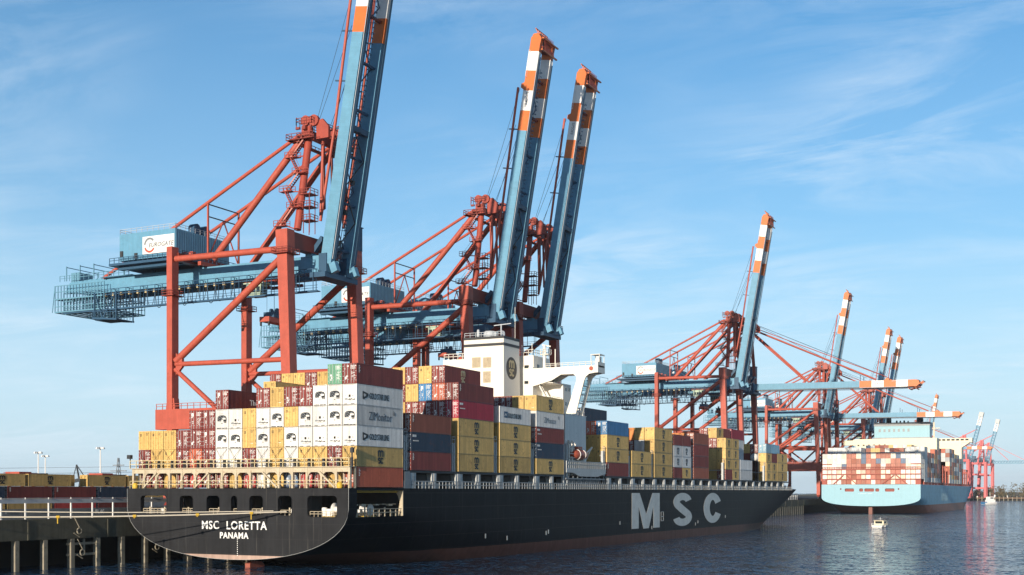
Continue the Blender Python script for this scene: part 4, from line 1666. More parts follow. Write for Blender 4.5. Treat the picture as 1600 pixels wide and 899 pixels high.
def make_crane(pose, label):
    root = empty('gantry_crane', (0, 0, 0), label, 'crane', 'gantry cranes along the quay')
    # --- four legs, each with its platform ring
    for s in (-1, 1):
        for side in ('w', 'l'):
            m = MB()
            if side == 'w':
                m.bar(cp(-24.7, s * 11.5, 9.6), cp(-25.2, s * 11.5, 28), 1.9, 2.1, up=(0, 1, 0))
                m.bar(cp(-25.2, s * 11.5, 28), cp(-26.3, s * 11.5, 56.6), 2.0, 2.2, up=(0, 1, 0), a2=2.3, b2=2.2)
                m.bar(cp(-26.3, s * 11.5, 56.6), cp(-26.4, s * 11.5, 60.8), 2.7, 2.3, up=(0, 1, 0))
                c, h = cp(-26.3, s * 11.5, 56.2), 1.9
            else:
                m.bar(cp(-54.1, s * 11.5, 9.6), cp(-54.1, s * 11.5, 60.0), 1.4, 1.9, up=(0, 1, 0))
                m.prism([(-29.2, 20.4), (-26.9, 20.4), (-27.1, 22.6), (-28.9, 22.6)], 'y', s * 11.5 - .72, s * 11.5 + .72)
                c, h = cp(-54.1, s * 11.5, 50.2), 1.5
            lg = m.build('leg', RED, root)
            m = MB()
            m.box((c.x - h, c.y - h, c.z), (c.x + h, c.y + h, c.z + .15))
            m.rail([(c.x - h, c.y - h, c.z), (c.x + h, c.y - h, c.z), (c.x + h, c.y + h, c.z), (c.x - h, c.y + h, c.z), (c.x - h, c.y - h, c.z)], 1.1, 1.2, .05)
            m.build('platform', DRED, lg)
        # --- side frame bracing
        m = MB()
        m.tube([cp(-53.2, s * 11.5, 57.6), cp(-27.3, s * 11.5, 57.3)], .62, 10)
        m.tube([cp(-53.2, s * 11.5, 36.6), cp(-26.6, s * 11.5, 36.3)], .50, 10)
        m.tube([cp(-53.2, s * 11.5, 37.2), cp(-27.2, s * 11.5, 55.6)], .72, 10)
        m.tube([cp(-53.4, s * 11.5, 35.6), cp(-43.0, s * 11.5, 27.6)], .48, 10)
        m.tube([cp(-26.4, s * 11.5, 34.4), cp(-33.8, s * 11.5, 27.6)], .48, 10)
        m.prism([(-28.0 + 1.0, 27.2), (-25.4, 28.8), (-25.4, 30.4), (-27.0, 31.6)], 'y', s * 11.5 - .3, s * 11.5 + .3)
        m.build('side_bracing', RED, root)
        m = MB()
        m.box(tuple(cp(-57.7, s * 11.5 - 1.0, 23.6)), tuple(cp(-23.2, s * 11.5 + 1.0, 27.6)))
        m.rail([cp(-57.5, s * 11.5 - .9, 27.6), cp(-27, s * 11.5 - .9, 27.6)], 1.1, 1.6, .05)
        m.build('portal_beam', RED, root)
    # --- beams across, sills and wheel bogies
    m = MB()
    m.box(tuple(cp(-27.2, -10.4, 57.6)), tuple(cp(-25.2, 10.4, 60.6)))
    m.build('cross_beam', DRED, root)
    m = MB()
    m.box(tuple(cp(-55.0, -10.8, 57.4)), tuple(cp(-53.2, 10.8, 59.0)))
    m.build('cross_beam', DRED, root)
    m = MB()
    m.box(tuple(cp(-54.9, -10.8, 24.2)), tuple(cp(-53.4, 10.8, 26.6)))
    m.build('cross_beam', DRED, root)
    for X in (-24.7, -54.1):
        m = MB()
        m.box(tuple(cp(X - .9, -13.2, 9.4)), tuple(cp(X + .9, 13.2, 11.4)))
        m.bar(cp(X, -10.5, 17), cp(X, -4, 11.4), .7)
        m.bar(cp(X, 10.5, 17), cp(X, 4, 11.4), .7)
        m.build('sill_beam', RED, root)
        for s in (-1, 1):
            m = MB()
            m.prism([(s * 8.2, 1.3), (s * 13.4, 1.3), (s * 12.6, 2.3), (s * 9.0, 2.3)], 'x', cp(X, 0, 0).x - .6, cp(X, 0, 0).x + .6)
            for k in range(4):
                m.lathe([(.5, -.3), (.5, .3)], (cp(X, 0, 0).x, s * (8.8 + k * 1.35), .62), 'x', 10, 1)
            m.build('wheel_bogie', [DRED, DARK], root)
    # --- girder
    m = MB()
    for s in (-1, 1):
        y = s * BY
        m.box(tuple(cp(-84, y - .7, 53.8)), tuple(cp(-22.0, y + .7, 57.1)))
        m.prism([(-84 + 26, 53.8 - QZ), (-84 + 26, 57.1 - QZ), (-90 + 26, 56.8 - QZ), (-91.5 + 26, 54.8 - QZ)], 'y', y - .7, y + .7)
        for X in range(-82, -24, 4):
            m.box(tuple(cp(X, y - .75, 56.4)), tuple(cp(X + .1, y + .75, 56.5)))
    for X in (-89, -80, -72, -60, -48, -36, -27):
        m.box(tuple(cp(X, -BY + .7, 54.6)), tuple(cp(X + .9, BY - .7, 56.6)))
    for X in (-54.1, -26.2):                # hangers that carry the girder from the cross beams
        for s in (-1, 1):
            m.box(tuple(cp(X - .8, s * BY - .9, 56.9)), tuple(cp(X + .8, s * BY + .9, 58.0)))
    girder = m.build('girder', BLUE, root)
    m = MB()                                # hanging maintenance walkway with its rods
    yw = -BY - 2.0
    for X in range(-90, -23, 1):
        if X % 2 == 0:
            m.bar(cp(X, yw - .5, 54.2), cp(X, yw - .5, 49.9), .11)
        if X % 4 == 0:
            m.bar(cp(X, yw + .5, 54.2), cp(X, yw + .5, 49.9), .11)
            m.bar(cp(X, yw - .5, 54.2), cp(X, -BY - .6, 54.2), .10)
    m.box(tuple(cp(-90, yw - .55, 49.8)), tuple(cp(-23, yw + .55, 49.98)))
    for z in (50.5, 51.0):
        m.bar(cp(-90, yw - .5, z), cp(-23, yw - .5, z), .08)
    m.bar(cp(-90, yw - .5, 49.9), cp(-23, yw - .5, 49.9), .14, .34)
    m.bar(cp(-90, yw - .5, 54.2), cp(-23, yw - .5, 54.2), .12)
    m.box(tuple(cp(-90, -BY - 1.6, 53.2)), tuple(cp(-23, -BY - .75, 53.4)))
    m.build('walkway', DBLUE, girder)
    m = MB()                                # rear cable cage: several rails, posts and braces
    for yy in (-6.0, -3.2, 3.2, 6.0):
        for X in [x * .9 - 92.4 for x in range(0, 17)]:
            m.bar(cp(X, yy, 50.2), cp(X, yy, 56.0 if abs(yy) > 5 else 53.4), .15)
        for z in (50.2, 51.4, 53.0, 54.6, 55.9):
            m.bar(cp(-92.4, yy, z), cp(-78.4, yy, z), .28 if z in (50.2, 53.0) else .14)
    for X in [x * 1.8 - 92.4 for x in range(0, 9)]:
        m.bar(cp(X, -6, 50.2), cp(X, 6, 50.2), .24)
        m.bar(cp(X, -6, 53.0), cp(X, 6, 53.0), .10)
    m.box(tuple(cp(-92.4, -6, 52.9)), tuple(cp(-83, -4.6, 53.0)))
    m.bar(cp(-93.2, -6, 50.2), cp(-92.4, -6, 56.0), .12)
    for X in (-90, -86, -82):
        m.bar(cp(X, -5, 57), cp(X, -5, 60.2), .16)
        m.bar(cp(X, 4, 57), cp(X, 4, 60.2), .16)
        m.bar(cp(X, -5, 60), cp(X, 4, 60), .14)
    m.rail([cp(-92, -5, 57.0), cp(-72, -5, 57.0)], 1.2, 1.4, .05)
    m.rail([cp(-92, 5, 57.0), cp(-72, 5, 57.0)], 1.2, 1.4, .05)
    m.box(tuple(cp(-91.8, -2, 57)), tuple(cp(-89.4, 2, 59.4)))
    m.box(tuple(cp(-80, -5.2, 56.95)), tuple(cp(-71, 5.2, 57.05)))
    m.build('cable_cage', paint('crane_light_blue', (0.12, 0.28, 0.39), .5, 0, .1, .1) if 'crane_light_blue' not in MATS else MATS['crane_light_blue'], girder)
    m = MB()                                # trolley parked behind the landside legs
    for yy in (-6.4, -1.5):
        m.bar(cp(-81, yy, 48.2), cp(-74, yy, 47.6), .35)
        m.bar(cp(-80.4, yy, 53.6), cp(-80.4, yy, 48.2), .22)
        m.bar(cp(-74.2, yy, 53.6), cp(-74.2, yy, 47.7), .22)
        m.bar(cp(-80.4, yy, 53.6), cp(-78, yy, 48), .16)
        m.bar(cp(-74.2, yy, 53.6), cp(-78, yy, 48), .16)
        for k in range(9):
            m.bar(cp(-81 + k * .85, yy, 48.1), cp(-81 + k * .85, yy, 49.6), .09)
        m.bar(cp(-81, yy, 49.6), cp(-74, yy, 49.2), .1)
    for k in range(4):
        m.bar(cp(-81 + k * 2.2, -6.4, 48.1 - .15 * k), cp(-81 + k * 2.2, -1.5, 48.1 - .15 * k), .25)
    m.box(tuple(cp(-80.5, -6.2, 47.7)), tuple(cp(-75, -1.6, 47.85)))
    m.build('service_platform', DBLUE, girder)
    m = MB()                                # festoon cable loops
    X = -79.0
    k = 0
    while X < -43:
        d = 3.6 - .25 * (k % 3)
        pts = [cp(X + 2.3 * t / 10, -BY - 1.2, 53.2 - d * (1 - abs(t / 5 - 1) ** 2.6)) for t in range(11)]
        m.tube(pts, .075, 4, cap=False)
        m.box(tuple(cp(X - .25, -BY - 1.5, 52.9)), tuple(cp(X + .25, -BY - .9, 53.5)), 1)
        X += 2.3
        k += 1
    m.build('cable_festoon', [CABLE, TANINK], girder)
    # --- machine house
    m = MB()
    m.box(tuple(cp(-70.2, -9.5, 58.9)), tuple(cp(-55.2, 7.0, 64.4)))
    for k in range(24):
        y = -9.3 + k * .68
        m.box(tuple(cp(-55.2, y, 59.2)), tuple(cp(-55.14, y + .34, 64.2)))
    m.box(tuple(cp(-69.9, -9.56, 62.4)), tuple(cp(-69.0, -9.44, 62.5)))
    house_ = m.build('machine_house', BLUE, root)
    m = MB()
    m.box(tuple(cp(-72.4, -10.3, 57.9)), tuple(cp(-52.6, 8.0, 58.4)))
    m.box(tuple(cp(-71, -9, 57.2)), tuple(cp(-54.8, -7.8, 57.9)))
    m.box(tuple(cp(-71, 6, 57.2)), tuple(cp(-54.8, 7.2, 57.9)))
    m.rail([cp(-72.3, -10.2, 58.4), cp(-52.7, -10.2, 58.4), cp(-52.7, 7.9, 58.4)], 1.1, 1.3, .05)
    for X in (-60, -63, -66.5):
        m.bar(cp(X, -BY, 57), cp(X, -BY, 58), .5)
    for X, z in ((-69.5, 60.3), (-65.6, 59.6)):
        m.box(tuple(cp(X - .35, -9.75, z - .6)), tuple(cp(X + .35, -9.5, z + .6)), 1)
    for k in range(5):
        m.box(tuple(cp(-54.6, -8.4 + k * 2.2, 58.4)), tuple(cp(-53.6, -7.4 + k * 2.2, 59.6 + .5 * (k % 2))), 2)
    m.build('house_platform', [DBLUE, DARK, RED], house_)
    m = MB()
    a, b = cp(-70.1, -9.4, 64.4), cp(-55.3, 6.9, 64.4)
    m.rail([(a.x, a.y, a.z), (b.x, a.y, a.z), (b.x, b.y, a.z), (a.x, b.y, a.z), (a.x, a.y, a.z)], 1.0, 1.5, .035)
    m.build('roof_rail', GALV, house_)
    m = MB()
    for y in (-1.2, 1.6):
        c = cp(-57.5, y, 64.4)
        m.prism([(c.y - 1.0, c.z)] + arc(c.y, c.z + 1.6, 1.0, 1.0, 180, 0, 8)[::1] + [(c.y + 1.0, c.z)], 'x', c.x - .8, c.x + .8)
    m.build('roof_vent', DBLUE, house_)
    # sign board
    m = MB()
    m.box(tuple(cp(-63.8, -9.62, 59.75)), tuple(cp(-55.4, -9.52, 63.3)))
    sg = m.build('sign_board', WHITE, house_)
    m = MB()
    c = cp(-61.9, 0, 61.5)
    stroke(m, arc(c.x, c.z, 1.3, 1.35, 40, 175, 12), .42, 'y', -9.63, 0)
    m.build('emblem_arc', GREY, sg)
    m = MB()
    stroke(m, arc(c.x, c.z, 1.3, 1.35, 200, 330, 12), .42, 'y', -9.63, 0)
    m.build('emblem_arc', RED, sg)
    c = cp(-62.2, -9.64, 61.05)
    link('sign_lettering', text_mesh('EUROGATE', 1.25, INKGREY, Matrix.Translation(c) @ AFT, .012, .012, .98, 1.05, .25), sg)
    # --- stays and apex
    for s in (-1, 1):
        m = MB()
        m.tube([cp(-48.6, s * 5.6, 58.2), cp(-26.6, s * 4.9, 80.6)], .68, 12)
        m.build('back_stay', RED, root)
        m = MB()
        m.tube([cp(-79.5, s * 4.6, 57.0), cp(-59.4, s * 4.7, 66.0), cp(-50.8, s * 4.8, 70.0), cp(-27.6, s * 4.9, 80.8)], .36, 8)
        m.build('rear_stay', RED, root)
    m = MB()
    for s in (-1, 1):
        m.bar(cp(-50.8, s * 4.8, 58.4), cp(-50.8, s * 4.8, 69.8), .32)
        m.bar(cp(-50.8, s * 4.8, 58.6), cp(-50.8, 0, 67.2), .2)
    m.bar(cp(-50.8, -4.8, 69.7), cp(-50.8, 4.8, 69.7), .2, m=1)
    m.bar(cp(-50.8, -4.8, 67.2), cp(-50.8, 4.8, 67.2), .2, m=1)
    m.bar(cp(-52, -6, 57.6), cp(-52, 6, 57.6), .8)
    m.build('stay_support', [RED, DARK], root)
    link('apex_frame', cached('apex', apex_frame), root)
    link('apex_platform', cached('apexp', apex_platform), root)
    link('stairway', cached('stair', stairway), root)
    m = MB()                                # small lift and platform tower by the hinge
    for X in (-24.4, -23.0):
        for y in (-8.4, -6.6):
            m.bar(cp(X, y, 60.6), cp(X, y, 68.4), .12)
    for z in (63, 65.6, 68):
        m.box(tuple(cp(-25.2, -8.6, z)), tuple(cp(-22.6, -6.2, z + .12)))
        m.rail([cp(-25.2, -8.6, z), cp(-22.6, -8.6, z), cp(-22.6, -6.2, z)], 1.1, 1.0, .05)
    m.build('hinge_platform', DRED, root)
    m = MB()
    m.box(tuple(cp(-27.6, 10.2, 60.8)), tuple(cp(-25.0, 12.7, 65.6)))
    m.box(tuple(cp(-27.8, 10.0, 65.6)), tuple(cp(-24.8, 12.9, 65.75)))
    m.build('electrical_box', DBLUE, root)
    m = MB()                                # hinge brackets
    for s in (-1, 1):
        c = cp(-22.6, s * BY, 55.4)
        m.box((c.x - 1.2, c.y - .95, c.z - 1.9), (c.x + .6, c.y - .75, c.z + 2.0))
        m.box((c.x - 1.2, c.y + .75, c.z - 1.9), (c.x + .6, c.y + .95, c.z + 2.0))
        m.bar(cp(-26, s * BY, 57.6), cp(-23.4, s * BY, 60.6), .9)
    m.box(tuple(cp(-25, -5.6, 52.6)), tuple(cp(-21.4, 5.6, 53.6)))
    m.build('hinge_bracket', DBLUE, root)
    # --- operator's cab, trolley and hanging spreader
    m = MB()
    c = cp(-38.8, -4.2, 50.0)
    m.prism([(c.x - 1.8, c.z + .4), (c.x - 1.2, c.z), (c.x + 1.6, c.z), (c.x + 1.8, c.z + 2.5), (c.x - 1.8, c.z + 2.5)], 'y', c.y - 1.1, c.y + 1.1)
    m.box((c.x - 2.4, c.y - 1.3, c.z + 2.5), (c.x + 2.4, c.y + 1.3, c.z + 2.75))
    cab = m.build('operator_cab', paint('cab_pale_green', (0.40, 0.50, 0.38), .5, 0, .1, .1) if 'cab_pale_green' not in MATS else MATS['cab_pale_green'], root)
    m = MB()
    for k in range(3):
        m.box((c.x - 1.5 + k * 1.1, c.y - 1.13, c.z + .8), (c.x - .65 + k * 1.1, c.y - 1.1, c.z + 1.9))
    m.box((c.x + 1.70, c.y - .9, c.z + .7), (c.x + 1.83, c.y + .9, c.z + 2.0))
    m.build('cab_window', GLASS, cab)
    m = MB()
    c = cp(-37.8, 0, 53.2)
    m.box((c.x - 4, -4.4, c.z - .3), (c.x + 4, -3.9, c.z + .3))
    m.box((c.x - 4, 3.9, c.z - .3), (c.x + 4, 4.4, c.z + .3))
    m.box((c.x - 3.6, -4.0, c.z - .4), (c.x - 3.0, 4.0, c.z + .2))
    m.box((c.x + 3.0, -4.0, c.z - .4), (c.x + 3.6, 4.0, c.z + .2))
    m.build('trolley', DRED, root)
    m = MB()
    for dx in (-.9, .9):
        for dy in (-1.2, 1.2):
            m.tube([(c.x + dx, dy, c.z), (c.x + dx, dy, c.z - 5.8)], .04, 4)
    m.build('hoist_rope', WIRE, root)
    m = MB()
    z = c.z - 6.0
    m.box((c.x - 1.3, -1.8, z - 1.0), (c.x + 1.3, 1.8, z + .1), 1)
    for s in (-1, 1):
        m.lathe([(.55, -.2), (.55, .2)], (c.x + s * .7, 0, z + .5), 'x', 10, 1)
    m.box((c.x - 1.2, -3.2, z - 2.0), (c.x + 1.2, 3.2, z - 1.0), 0)
    for s in (-1, 1):
        for q in (-1, 1):
            m.bar((c.x + s * 1.0, q * 3.0, z - 2.0), (c.x + s * 1.0, q * 3.0, z - 2.8), .3, m=2)
    m.build('spreader', [RED, DBLUE, DARK], root)
    # --- boom and the ropes and links that carry it
    bo = link('boom', cached('boom', boom_mesh), root)
    bo.location = HINGE
    link('boom_cross_member', cached('bc', boom_cross), bo)
    link('boom_walkway', cached('bw', boom_walk), bo)
    link('boom_head', cached('bh', boom_head), bo)
    c = text_mesh('EUROGATE', 1.0, INKGREY, Matrix.Translation((54.3 - 3.9, -BY - .675, -.2)) @ AFT, .01, .01, .6)
    link('boom_lettering', c, bo)
    up = pose == 'up'
    ang = R(80.3) if up else R(-0.6)
    bo.rotation_euler = (0, -ang, 0)

    def on_boom(a, h, y):
        return HINGE + Vector((a * math.cos(ang) - h * math.sin(ang), y, a * math.sin(ang) + h * math.cos(ang)))
    m = MB()
    if up:
        for y in (-BY - .5, BY + .5):       # folded links lying along the back of the boom
            m.tube([on_boom(8, 2.8, y), on_boom(27, 2.5, y), on_boom(54.5, 3.0, y)], .30, 7)
            m.tube([cp(-23.6, y * .8, 79.6), on_boom(9, 2.9, y)], .30, 7)
            m.tube([cp(-24.2, y * .55, 79.6), cp(-24.0, y * .55, 66.5)], .30, 7)
            m.tube([cp(-24.9, y * .4, 79.6), cp(-24.6, y * .4, 66.5)], .28, 7)
    else:
        for y in (-BY - .3, BY + .3):
            m.tube([cp(-23.8, y, 80.6), on_boom(49.5, 2.4, y)], .36, 7)
            m.tube([cp(-23.8, y * .9, 79.2), on_boom(22.0, 2.2, y)], .36, 7)
            m.tube([cp(-23.8, y * .9, 81.6), on_boom(55, 2.8, y)], .10, 5)
    m.build('fore_stay', RED, root)
    m = MB()
    for y in (-1.6, -1.2, 1.2, 1.6):
        m.tube([cp(-25.4, y * 1.6, 84), on_boom(54.6 if abs(y) > 1.4 else 46, 3.0, y * 1.8)], .055, 4)
    m.build('boom_hoist_rope', WIRE, root)
    return root


crane_up = make_crane('up', 'nearest red and blue gantry crane, its raised boom running out of the frame')
crane_up.location = (-26, 56.5, QZ)
crane_dn = make_crane('down', 'gantry crane with boom lowered over the river, right of the middle crane')
spots = [(crane_up, 0, 127.6, 'second gantry crane with raised striped boom, left of the tall pair'),
         (crane_up, 0, 155.2, 'third gantry crane with raised striped boom, right of the tall pair'),
         (crane_up, -1.0, 342.0, 'middle gantry crane with raised boom, alone between the two ships'),
         (crane_up, -10.5, 549.0, 'gantry crane with raised boom behind the lowered booms over the pale blue ship'),
         (crane_up, -16.0, 716.0, 'far gantry crane with raised boom, left of the small far pair'),
         (crane_up, -16.5, 764.0, 'far gantry crane with raised boom, right of the small far pair'),
         (crane_dn, -2.5, 369.5, None),
         (crane_dn, -11.0, 582.0, 'farther gantry crane with lowered orange tipped boom above the pale blue ship'),
         (crane_up, -64, 1320.0, 'very distant gantry crane whose striped boom shows under the lowered boom'),
         (crane_dn, -46, 1150.0, 'very distant gantry crane with lowered boom beyond the pale blue ship')]
for src, ox, y, lb in spots:
    o = src if lb is None else copy_tree(src)
    o.location = (-26 + ox, y, QZ)
    if lb:
        o['label'] = lb
        o['group'] = 'gantry cranes along the quay'
# ================================================================== the pale blue ship
A2 = R(0.9)
ship2 = empty('container_ship', (-23 + 24.3 * math.cos(A2), 488.7 + 24.3 * math.sin(A2), 0), 'pale blue container ship with red brown underside moored beyond the black ship', 'container ship', None, A2)
B2, D2 = 24.3, 14.9
aft = [0, 3, 8, 15, 24, 36, 52, 72, 95, 125, 160, 205]
rows = hull_rows(B2, 0, [(0, 4.0), (10, 2.6), (22, 0.6), (34, -3), (55, -9), (500, -10)],
                 [(0, 8.6), (15, 8.0), (35, 6.0), (60, 4.0), (90, 1.5), (120, 0.0), (160, -2), (500, -2)], 205, 326, 350, 8.7, [10, 12, 13.5, D2], D2, 1.6, nexp=2.5, aft=aft)
m = MB()
m.grid([[(p[0], p[1], p[2]) for p in r] for r in rows], 0, True)
m.grid([[(-p[0], p[1], p[2]) for p in r] for r in rows], 0, True)
hull2 = m.build('hull', BLUEHULL, ship2)
outer = [(p[0], p[2]) for p in rows[0]] + [(-p[0], p[2]) for p in rows[0][::-1][:-1]]
H2 = [(-12.6, -8.0, 11.3, 12.9), (-5.4, -3.5, 11.3, 12.9), (-2.9, 1.9, 11.3, 12.9), (2.5, 4.4, 11.3, 12.9), (7.2, 11.8, 11.3, 12.9), (-15.0, -14.2, 12.2, 13.0), (13.4, 14.2, 12.2, 13.0)]
hl = [rrect(a, b, c, d, .5) for a, b, c, d in H2]
bm = fill_with_holes(outer, hl, -.004)
me = bpy.data.meshes.new('transom')
bm.to_mesh(me)
bm.free()
me.materials.append(AQUA)
tr2 = link('transom', me, ship2)
m = MB()
for h in hl:
    recess(m, h, -.004, 1.2)
m.face([(-20, 1.2, 10.5), (20, 1.2, 10.5), (20, 1.2, 13.8), (-20, 1.2, 13.8)])
m.build('opening_lining', DRED, tr2)
link('ship_name', text_mesh('- ------- -----', 1.3, MARK, Matrix.Translation((-5.8, -.03, 10.0)) @ AFT, .0, .01, 1.1), tr2)
m = MB()
m.grid([[(-p[-1][0] + .05, p[-1][1], p[-1][2] - .05) for p in rows], [(p[-1][0] - .05, p[-1][1], p[-1][2] - .05) for p in rows]])
m.build('deck', DRED, ship2)
m = MB()
m.box((-.9, .6, -2), (.9, 4.5, 3.4))
m.build('rudder', paint('boot_brown', (0.22, 0.09, 0.07), .6, 0, .2, .2), ship2)
m = MB()
fat_x = B2 + .02
for z, s_, y in ((9.2, 2.6, 92), (6.2, 3.6, 88)):
    pass
m.box((B2 - .02, 92, 6.6), (B2 + .03, 104, 7.4))
for k in range(4):
    y = 90 + k * 8
    m.box((B2 - .02, y, 6.2), (B2 + .03, y + 1.6, 10.4))
    m.box((B2 - .02, y + 1.6, 9.6), (B2 + .03, y + 4.6, 10.4))
    m.box((B2 - .02, y + 1.6, 7.9), (B2 + .03, y + 4.6, 8.7))
    m.box((B2 - .02, y + 4.6, 6.2), (B2 + .03, y + 6.0, 10.4))
m.build('side_marking', paint('faded_white_marking', (0.34, 0.52, 0.58), .5, 0, .1, .1), hull2)
# red lashing frame round the stern stack
RUST = paint('lashing_red', (0.36, 0.075, 0.05), .55, 0, .15, .1, .3)
m = MB()
P2, CH = 2.42, 2.6
cx2 = lambda c: -10 * P2 + P2 * (c + .5)
for z in (D2 + 2.7, D2 + 5.25, D2 + 7.75):
    m.box((-24.2, .9, z - .22), (24.2, 1.7, z + .22))
for k in range(21):
    m.box((-10 * P2 + k * P2 - .11, 1.2, D2), (-10 * P2 + k * P2 + .11, 1.5, D2 + 8.0))
for z in (D2 + 10.4,):
    m.box((-24.2, .9, z - .15), (-19.4, 1.7, z + .15))
    m.box((19.4, .9, z - .15), (24.2, 1.7, z + .15))
for a, b in ((-18.6, -13.5), (-6.8, -12.0), (5.4, 11.6), (18, 12.4)):
    m.bar((a, .85, D2 + .1), (b, .85, D2 + 4.8), .4)
for s in (-1, 1):
    m.box((s * 23 - 1.2, .6, D2), (s * 23 + 1.2, 1.15, D2 + 2.3))
m.rail([(-24, 1.0, D2 + 7.95), (24, 1.0, D2 + 7.95)], 1.0, 1.2, .06)
m.build('lashing_frame', RUST, ship2)
FAR = ['.WWWROYRRRWPRRYRPWW.',
       'WYWYYRORYWROYRYYYWWW',
       'WWWYWRRYYPROYYRPWWYW',
       'WYWWDPPROYROWRRRPYWY',
       'WYWWYROPDPRDWYPRDWWW',
       'WWWWYRPYDRYPRPYDWWWW']
FCOL = {'W': 'white', 'Y': 'cream', 'R': 'faded red', 'O': 'rust brown', 'P': 'faded red', 'D': 'slate blue'}
SHORTB = BODY[6.06]
mtx = ship2.matrix_basis
for t, row in enumerate(FAR, 1):
    for c, k in enumerate(row):
        if k == '.':
            continue
        col = FCOL[k]
        o = link('shipping_container', BODY[12.19])
        o.scale = (.96, 1, (CH - .03) / 2.86)
        o.location = mtx @ Vector((cx2(c), 1.9, D2 + .15 + (t - 1) * CH))
        o.rotation_euler = (0, 0, A2)
        setmat(o, {0: CM[col]})
        tag(o, '%s container end, %s tier, %s column from left on the pale blue ship' % (col, ORD[t - 1], ORD[c]), 'container', "containers on the pale blue ship's stern")
        d = link('door', DOOR[5], o)
        setmat(d, {0: CM[col], 1: CM[col]})
        NCONT[0] += 1
# deckhouses
m = MB()
m.box((-25.5, 104, D2), (20.0, 117, 42.2))
m.box((-27, 104.2, 38.5), (-24, 115, 42.0))
h2 = m.build('engine_house', paint('deckhouse_cream', (0.78, 0.70, 0.52), .5, 0, .04, .06, .1), ship2)
m = MB()
m.box((-15, 105, 42.9), (16, 116, 49.6))
m.box((-15.3, 104.8, 42.2), (16.3, 116.2, 42.9), 1)
m.box((-15.2, 104.8, 49.6), (16.2, 116.2, 51.6), 1)
m.build('funnel_casing', [AQUA, GREY], h2)
for k in range(7):
    m = MB()
    m.box((-12.5 + k * 2.7, 104.9, 46.2), (-11.3 + k * 2.7, 105.05, 47.9))
    m.build('casing_window', MATS['grey_steel'], h2)
for x, r in ((-7.5, 1.5), (10.0, 1.9), (-3, .5), (-1, .45), (1.2, .5), (3.4, .4)):
    m = MB()
    m.lathe([(r, 0), (r, min(2.0, r * 2)), (r * .85, min(3.0, r * 2.6)), (r * .4, min(3.6, r * 2.9))], (x, 110, 51.6), 'z', 12)
    m.build('exhaust_pipe', BLACK, h2)
m = MB()
m.box((-33, 106, 38.8), (-25.5, 109, 41.6))
for k in range(6):
    m.box((-24.4 + k * 3, 103.5, 38.2), (-23.4 + k * 3, 104.1, 39.0), 1)
m.build('side_gallery', [MATS['deckhouse_cream'], DARK], h2)
m = MB()
m.box((-20, 222, D2), (22, 234, 44))
m.box((-28, 223, 44), (28.5, 230, 46.8))
m.prism([(22, 43.9), (22, 40.5), (27, 43.9)], 'y', 223, 229)
m.tube([(4, 228, 46.8), (4, 228, 58)], .5, 8)
m.bar((0, 228, 54), (8, 228, 54), .4)
b2 = m.build('bridge_house', MATS['deckhouse_cream'], ship2)
m = MB()
for k in range(18):
    m.box((-25 + k * 2.9, 222.9, 45.2), (-23 + k * 2.9, 223.0, 46.3))
m.build('bridge_window', GLASS, b2)
m = MB()
m.rail([(24.1, 15, D2), (24.1, 255, D2)], 1.2, 4.5, .12)
y = 15.5
while y < 258:
    m.box((23.0, y - 1.2, D2), (24.0, y - .3, D2 + 1.6))
    m.box((22.9, y - .85, D2), (23.9, y - .55, D2 + 11.2))
    for z in (5.3, 8.0, 10.7):
        m.box((-23, y - 1.1, D2 + z), (23.9, y - .3, D2 + z + .2))
    y += 14.3
m.build('lashing_bridge', RUST, ship2)

# ---- everything past the three hundred largest: one object
m = MB()
PAL = list(CC)
for (b, c, t), (col, y, Lc, h) in INNER.items():
    x, z = colx(c), 14.45 + (t - 1) * h
    m.box((x - 1.21, y + .02, z), (x + 1.21, y + Lc - .02, z + h - .04), PAL.index(col))
rng = random.Random(4)
hts = [6, 7, 6, 6, 7, 7, None, 7, 7, 8, 8, 7, 7, 6, None, 7, 6]
for k, hh in enumerate(hts):
    if hh is None or k == 0:
        continue
    y = 1.9 + k * 14.3
    if 98 < y < 118 or 214 < y < 236:
        continue
    for c in range(20):
        if k == 1:
            hh = 7 if c < 7 or c > 15 else 6
        for t in range(1, hh + 1 + (1 if 4 < c < 15 and k > 1 else 0)):
            if c < 19 and t < hh - 2:
                continue
            col = rng.choice(['white', 'pale grey', 'rust brown', 'rust brown', 'orange red', 'faded red', 'slate blue', 'yellow', 'maroon', 'orange', 'cream', 'grey'])
            if k == 1:
                col = rng.choice(['pale grey', 'pale grey', 'white', 'slate blue'])
            if c == 19 and k == 1:
                col = 'pale grey'
            p = [mtx @ Vector(v) for v in ((cx2(c) - 1.17, y, D2 + 1.2 + (t - 1) * CH), (cx2(c) + 1.17, y + 12.1, D2 + 1.2 + t * CH - .05))]
            i0 = len(m.v)
            m.box((cx2(c) - 1.17, y, D2 + 1.2 + (t - 1) * CH), (cx2(c) + 1.17, y + 12.1, D2 + 1.2 + t * CH - .05), PAL.index(col))
            m.v[i0:] = [tuple(mtx @ Vector(v)) for v in m.v[i0:]]
# second, higher row just behind the stern stack
for c, k in ((1, 1), (2, 1), (3, 1), (4, 1), (5, 1), (6, 1), (16, 1), (17, 1), (18, 1), (19, 1)):
    pass
tag(m.build('shipping_containers', [CM[c] for c in PAL]), 'remaining containers packed inside the stacks on both ships', 'containers', kind='stuff')

# ================================================================== container yard behind the quay
def yard(col, x, y, t, lb, H=2.6, z=None, side=(), Lc=12.19):
    container(col, x, y, QZ + .02 + (t - 1) * 2.6 if z is None else z, Lc, H, 'door', lb, 'containers in the quay yard', side)


